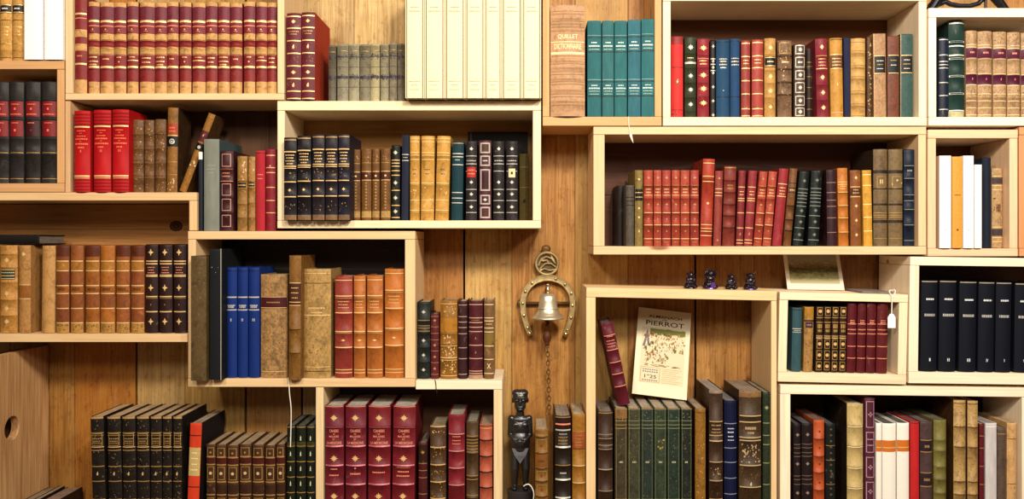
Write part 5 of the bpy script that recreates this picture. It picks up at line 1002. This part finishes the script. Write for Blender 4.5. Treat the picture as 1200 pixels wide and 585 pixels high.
# ------------------------------------------------------------------ horseshoe bell on the planks
brass = metal('#b39c6c', .55, .4, 'aged_brass', .6); brd = metal('#6a5230', .55, .5, 'dark_brass', .6); bell_m = metal('#d6ccb2', .36, .15, 'bell_metal', .75)
D = .155
hb = empty('wall_bell', (wx(641, D), WALL, wz(360, D)), 'brass bell hung inside a horseshoe on the plank wall', 'bell')
def HB(px, py, d): return PW_(px, py, d) - hb.location
bm = bmesh.new()
cl = [(621.5, 392.5), (617.5, 382), (614, 370), (612.6, 358), (614, 346), (619, 336.5), (627, 329.5), (636, 326.2), (641.5, 325.6), (648, 326.2), (657, 329.5), (665, 336.5), (670, 346), (671, 358), (669.6, 370), (666.2, 382), (662.4, 393.5)]
def cat(p0, p1, p2, p3, t): return tuple(.5 * (2 * p1[i] + (p2[i] - p0[i]) * t + (2 * p0[i] - 5 * p1[i] + 4 * p2[i] - p3[i]) * t * t + (3 * p1[i] - p0[i] - 3 * p2[i] + p3[i]) * t ** 3) for i in range(2))
fine = []
for i in range(len(cl) - 1):
    a0 = cl[max(0, i - 1)]; a3 = cl[min(len(cl) - 1, i + 2)]
    for j in range(5): fine.append(cat(a0, cl[i], cl[i + 1], a3, j / 5))
fine.append(cl[-1]); secs_ = []
for i, (x, y) in enumerate(fine):
    a0, a1 = fine[max(0, i - 1)], fine[min(len(fine) - 1, i + 1)]; tx_v = Vector((a1[0] - a0[0], a1[1] - a0[1])).normalized(); nx_ = Vector((-tx_v.y, tx_v.x))
    e = abs(i / (len(fine) - 1) - .5) * 2; hw_ = 4.0 - .9 * e
    pr_ = [(-1, .010), (-1, .0012), (-.85, 0), (-.3, .0006), (.3, .0006), (.85, 0), (1, .0012), (1, .010)]
    secs_.append([bm.verts.new(HB(x + nx_.x * hw_ * a, y + nx_.y * hw_ * a, D + b_)) for a, b_ in pr_])
for i in range(len(secs_) - 1):
    for j in range(8): bm.faces.new((secs_[i][j], secs_[i][(j + 1) % 8], secs_[i + 1][(j + 1) % 8], secs_[i + 1][j]))
bm.faces.new(secs_[0]); bm.faces.new(secs_[-1][::-1]); bmesh.ops.recalc_face_normals(bm, faces=bm.faces)
link('horseshoe', bm, [brass], hb, smooth=False)
bm = bmesh.new()
for i in list(range(4, 34, 6)) + list(range(47, 78, 6)):
    x, y = fine[i]; ell(bm, HB(x, y, D - .0005), (.0036, .003, .0046))
for x, y in (fine[1], fine[-2]): ell(bm, HB(x, y, D), (.0055, .004, .0065))
link('nail', bm, [metal('#d8c48c', .3, .2, 'bright_brass')], hb, smooth=True)
# medallion with loose relief, and its hanging loop
bm = bmesh.new(); ccx, ccy = 641, 309
def torus(bm, c, R, r, sy=1.0, plane='XZ', n=28, k_=8):
    g_ = []
    for i in range(n):
        a = 2 * math.pi * i / n; row = []
        for j in range(k_):
            b_ = 2 * math.pi * j / k_; rad = R + r * math.cos(b_)
            if plane == 'XZ': v = Vector((rad * math.cos(a), r * math.sin(b_), rad * math.sin(a) * sy))
            else: v = Vector((r * math.sin(b_), rad * math.cos(a), rad * math.sin(a) * sy))
            row.append(bm.verts.new(c + v))
        g_.append(row)
    for i in range(n):
        for j in range(k_): bm.faces.new((g_[i][j], g_[i][(j + 1) % k_], g_[(i + 1) % n][(j + 1) % k_], g_[(i + 1) % n][j]))
torus(bm, HB(ccx, ccy, D + .004), 13.5 * .00208, .0036)
link('ring', bm, [brass], hb, smooth=True)
bm = bmesh.new()
bmesh.ops.create_cone(bm, cap_ends=True, segments=28, radius1=12.6 * .00208, radius2=12.6 * .00208, depth=.003, matrix=Matrix.Translation(HB(ccx, ccy, D + .010)) @ Matrix.Rotation(math.pi / 2, 4, 'X'))
link('medallion', bm, [brd], hb)
bm = bmesh.new()
for pts, w_ in (([(631, 311), (634, 304), (640, 301), (646, 303), (650, 308)], 1.3), ([(633, 315), (639, 309), (646, 309), (651, 313)], 1.2), ([(632, 318), (638, 315), (644, 317), (650, 316)], 1.1), ([(636, 306), (641, 305), (643, 309)], 1.5), ([(646, 300), (649, 304), (651, 309)], .9), ([(634, 299), (640, 297), (645, 298)], .9)):
    for a, b_ in zip(pts, pts[1:]): limb(bm, HB(*a, D + .004), HB(*b_, D + .004), w_ * .002, w_ * .002, 8)
rl_ = link('relief', bm, [brass], hb); fuse(rl_, .0011, 2)
bm = bmesh.new(); torus(bm, HB(640, 291.5, D + .008), .0095, .0024, .8); link('hanging_loop', bm, [brd], hb, smooth=True)
# arm, yoke, bell
bm = bmesh.new(); limb(bm, HB(611, 355.5, D + .012), HB(671, 355.5, D + .012), .0042, .0042); limb(bm, HB(641, 356, D + .014), HB(641, 336, D + .010), .004, .004); ell(bm, HB(608.5, 355.5, D + .012), (.006, .005, .009)); ell(bm, HB(672.8, 355.5, D + .012), (.006, .005, .009))
link('crossbar', bm, [brd], hb, smooth=True)
bd_ = .118
bm = bmesh.new(); limb(bm, HB(641, 336, D + .004), HB(642, 334, bd_), .0032, .0030); limb(bm, HB(642, 334, bd_), HB(642, 346, bd_), .0036, .0045); link('hook', bm, [metal('#e4dcc0', .3, .2, 'bright_metal')], hb, smooth=True)
prof_ = [(0, 345), (4, 344.2), (8.2, 345), (9.8, 348), (10.4, 353), (11.2, 359), (12.4, 364), (14.2, 367.5), (17.2, 370.5), (19, 372.2), (19.2, 373.4), (18.2, 374), (15.5, 371.5), (12.5, 368), (10, 360), (8.8, 350), (0, 348)]
bm = bmesh.new(); cz0 = HB(642, 345, bd_); sp_ = s_(bd_); rg = []
for r_, y_ in prof_:
    z_ = HB(642, y_, bd_).z
    rg.append([bm.verts.new((cz0.x + r_ * sp_ * math.cos(a * math.pi / 20), cz0.y + r_ * sp_ * math.sin(a * math.pi / 20), z_)) for a in range(40)] if r_ else [bm.verts.new((cz0.x, cz0.y, z_))])
for i in range(len(rg) - 1):
    A, B_ = rg[i], rg[i + 1]
    for a in range(40):
        a2 = (a + 1) % 40
        if len(A) == 1: bm.faces.new((A[0], B_[a2], B_[a]))
        elif len(B_) == 1: bm.faces.new((A[a], A[a2], B_[0]))
        else: bm.faces.new((A[a], A[a2], B_[a2], B_[a]))
bmesh.ops.recalc_face_normals(bm, faces=bm.faces)
link('bell', bm, [bell_m], hb, smooth=True)
bm = bmesh.new(); torus(bm, HB(642, 366.4, bd_), 0.0285, .0011, 1, 'XZ'); bm.free()
bm = bmesh.new()
for y_, R_ in ((368.8, 15.6), (361.5, 12.2)):
    c = HB(642, y_, bd_); n = 36; g_ = []
    for i in range(n):
        a = 2 * math.pi * i / n
        g_.append([bm.verts.new((c.x + (R_ * sp_ + .0012 * math.cos(b_ * math.pi / 3)) * math.cos(a), c.y + (R_ * sp_ + .0012 * math.cos(b_ * math.pi / 3)) * math.sin(a), c.z + .0012 * math.sin(b_ * math.pi / 3))) for b_ in range(6)])
    for i in range(n):
        for j in range(6): bm.faces.new((g_[i][j], g_[i][(j + 1) % 6], g_[(i + 1) % n][(j + 1) % 6], g_[(i + 1) % n][j]))
link('bead_moulding', bm, [bell_m], hb, smooth=True)
rope = leather('#5a2c18', .4)
bm = bmesh.new()
for i in range(6): ell(bm, HB(641.5 + (.8 if i % 2 else -.8), 371 + i * 2.6, bd_), (.0042, .0042, .0034))
ell(bm, HB(641, 395, bd_ + .006), (.011, .011, .016)); ell(bm, HB(641, 402, bd_ + .006), (.007, .007, .008))
o = link('clapper', bm, [rope], hb); fuse(o, .0012, 2)
bm = bmesh.new(); y_ = 405; k0 = 0
while y_ < 486:
    d_ = bd_ + .008 + .030 * (y_ - 405) / 80; x_ = 641.5 + 2.2 * math.sin((y_ - 405) / 60)
    torus(bm, HB(x_, y_, d_), .0042, .0011, 1.55, 'XZ' if k0 % 2 == 0 else 'YZ', 16, 6); y_ += 5.2; k0 += 1
link('chain', bm, [brd], hb, smooth=True)

# ------------------------------------------------------------------ tags, strings, slips
tg = empty('price_tag', PW_(1046, 343, -.004), 'white paper price tag on a looped string over the small crate corner', 'tag')
def rel(v, e): return v - e.location
curve_obj('string', [rel(PW_(1047.5, 341.5, .01), tg), rel(PW_(1043.2, 339.5, .002), tg), rel(PW_(1041.5, 342, -.0035), tg), rel(PW_(1045.5, 347, -.0035), tg), rel(PW_(1045.2, 357, -.004), tg), rel(PW_(1044.8, 370, -.004), tg)], .0011, thr, tg)
curve_obj('string', [rel(PW_(1043.5, 341.4, .012), tg), rel(PW_(1048, 338.6, .002), tg), rel(PW_(1050, 342, -.003), tg), rel(PW_(1046.2, 349, -.003), tg)], .0011, thr, tg)
bm = bmesh.new(); o2 = [(1043, 368), (1046.8, 368), (1049.4, 372), (1049.4, 384.4), (1040.4, 384.4), (1040.4, 372)]
f1 = [bm.verts.new(rel(PW_(x, y, -.0052), tg)) for x, y in o2]; f2 = [bm.verts.new(rel(PW_(x, y, -.0044), tg)) for x, y in o2]
bm.faces.new(f1); bm.faces.new(f2[::-1])
for i in range(6): bm.faces.new((f1[i], f2[i], f2[(i + 1) % 6], f1[(i + 1) % 6]))
bmesh.ops.recalc_face_normals(bm, faces=bm.faces); link('paper', bm, [plain('#fdfaf6', .6, 0, 'tag_paper')], tg)
t2 = empty('price_tag', PW_(737, 146, -.003), 'small pale tag on a thread below the teal volumes', 'tag')
curve_obj('string', [rel(PW_(736.6, 137, -.001), t2), rel(PW_(736.6, 146, -.003), t2), rel(PW_(737.6, 151, -.003), t2), rel(PW_(738.4, 156.5, -.003), t2)], .0008, thr, t2)
bm = bmesh.new(); o2 = [(738, 155), (740.6, 157), (742.3, 167.8), (740.2, 164.5), (737.8, 159)]
f1 = [bm.verts.new(rel(PW_(x, y, -.0038), t2)) for x, y in o2]; f2 = [bm.verts.new(rel(PW_(x, y, -.003), t2)) for x, y in o2]
bm.faces.new(f1); bm.faces.new(f2[::-1])
for i in range(5): bm.faces.new((f1[i], f2[i], f2[(i + 1) % 5], f1[(i + 1) % 5]))
bmesh.ops.recalc_face_normals(bm, faces=bm.faces); link('paper', bm, [plain('#d8ccc0', .6, 0, 'tag_paper')], t2)
c_ = curve_obj('string', [PW_(338.6, 443.5, -.0035), PW_(338.8, 452, -.0035), PW_(339.2, 462, -.003), PW_(341.4, 478, -.003), PW_(341, 500, -.003), PW_(340.4, 524, -.003)], .0011, thr)
tag(c_, 'thin white string hanging from the shelf edge in front of the green trio', 'string')
c_ = curve_obj('string', [PW_(509.6, 445, -.0022), PW_(511, 449, -.0026), PW_(510.8, 455, -.0026), PW_(512.2, 461, -.002)], .0009, plain('#241812', .8, 0, 'thread'))
tag(c_, 'short dark thread hanging over the pale shelf edge below little maroon volume', 'string')
bm = bmesh.new(); bx(bm, wx(1004, .05), wx(1040, .05), .02, .13, wz(342.5) + .0004, wz(342.5) + .0044)
bmesh.ops.transform(bm, matrix=Matrix.Translation((0, 0, -math.tan(T14) * (wx(1022) - wx(987)) + .0006)) @ Matrix.Translation((wx(1022), 0, wz(344))) @ Matrix.Rotation(T14, 4, 'Y') @ Matrix.Translation((-wx(1022), 0, -wz(342.5))), verts=bm.verts)
o = link('booklet', bm, [pages('#6e6258')]); tag(o, 'thin grey booklet lying flat behind the tag, beside the print', 'booklet')

# iron stand in the top right corner
im = metal('#12131c', .35, .3, 'black_iron', .5)
ist = empty('iron_stand', (wx(1135, .05), .05, wz(9.5) + .0003), 'black wrought iron stand with curved feet on the top right crate', 'stand')
bm = bmesh.new()
def IR(px, py, d=.05): return rel(PW_(px, py, d), ist)
zb_ = .0058
arc = [(1090, 6.0), (1100, 5.4), (1108, 2), (1114, 5), (1124, 7), (1136, 7.2), (1147, 4), (1153, -3), (1157, -12)]
for a, b_ in zip(arc, arc[1:]):
    p0, p1 = IR(*a), IR(*b_); p0.z = max(p0.z, zb_); p1.z = max(p1.z, zb_); limb(bm, p0, p1, .0058, .0058)
p0 = IR(1091, 4); p0.z = .011; p1 = IR(1102, -6); limb(bm, p0, p1, .011, .012)
p0 = IR(1178, 8); p0.z = .0095; limb(bm, p0, IR(1163, -7), .0095, .0125); limb(bm, IR(1163, -7), IR(1156, -14), .0125, .009)
p0 = IR(1155, 8); p0.z = zb_ - .002; limb(bm, p0, IR(1155, -40), .0035, .0035); limb(bm, IR(1102, -4), IR(1155, -38), .010, .006)
limb(bm, IR(1155, -12), IR(1155, -60), .006, .004)
o = link('frame', bm, [im], ist); fuse(o, .0015, 2)

# ------------------------------------------------------------------ light, camera
def area(name, loc, target, size, power, col):
    l = bpy.data.lights.new(name, 'AREA'); l.shape = 'DISK'; l.size = size; l.energy = power; l.color = col
    o = bpy.data.objects.new(name, l); COL.objects.link(o); o.location = loc
    o.rotation_euler = (Vector(target) - Vector(loc)).to_track_quat('-Z', 'Y').to_euler()
area('ceiling_lamp', (.5, -2.0, 2.75), (.5, .1, 1.5), .35, 62, (1, .90, .76))
area('ceiling_lamp', (-1.0, -2.1, 2.75), (-.6, .1, 1.6), .35, 34, (1, .88, .72))
area('ceiling_lamp', (1.6, -1.9, 2.75), (1.2, .1, 1.5), .35, 40, (1, .93, .83))
area('ceiling_lamp', (.1, -3.0, 2.7), (.1, .1, 1.3), .5, 40, (1, .91, .80))
w = bpy.data.worlds.new('room_light'); S.world = w; w.use_nodes = True
w.node_tree.nodes['Background'].inputs[0].default_value = (1, .84, .68, 1); w.node_tree.nodes['Background'].inputs[1].default_value = .10
cd = bpy.data.cameras.new('camera'); cam = bpy.data.objects.new('camera', cd); COL.objects.link(cam)
cd.sensor_width = 36; cd.lens = 36 * ZC / (1200 * PX); cd.clip_start = .05
cd.shift_x = (600 - CX) / 1200; cd.shift_y = -(292.5 - CY) / 1200
cam.location = (0, -ZC, CH); cam.rotation_euler = (math.pi / 2, 0, 0); S.camera = cam
S.view_settings.view_transform = 'Standard'; S.view_settings.look = 'None'; S.view_settings.gamma = 1; S.view_settings.use_curve_mapping = False
S.view_settings.exposure = -.2
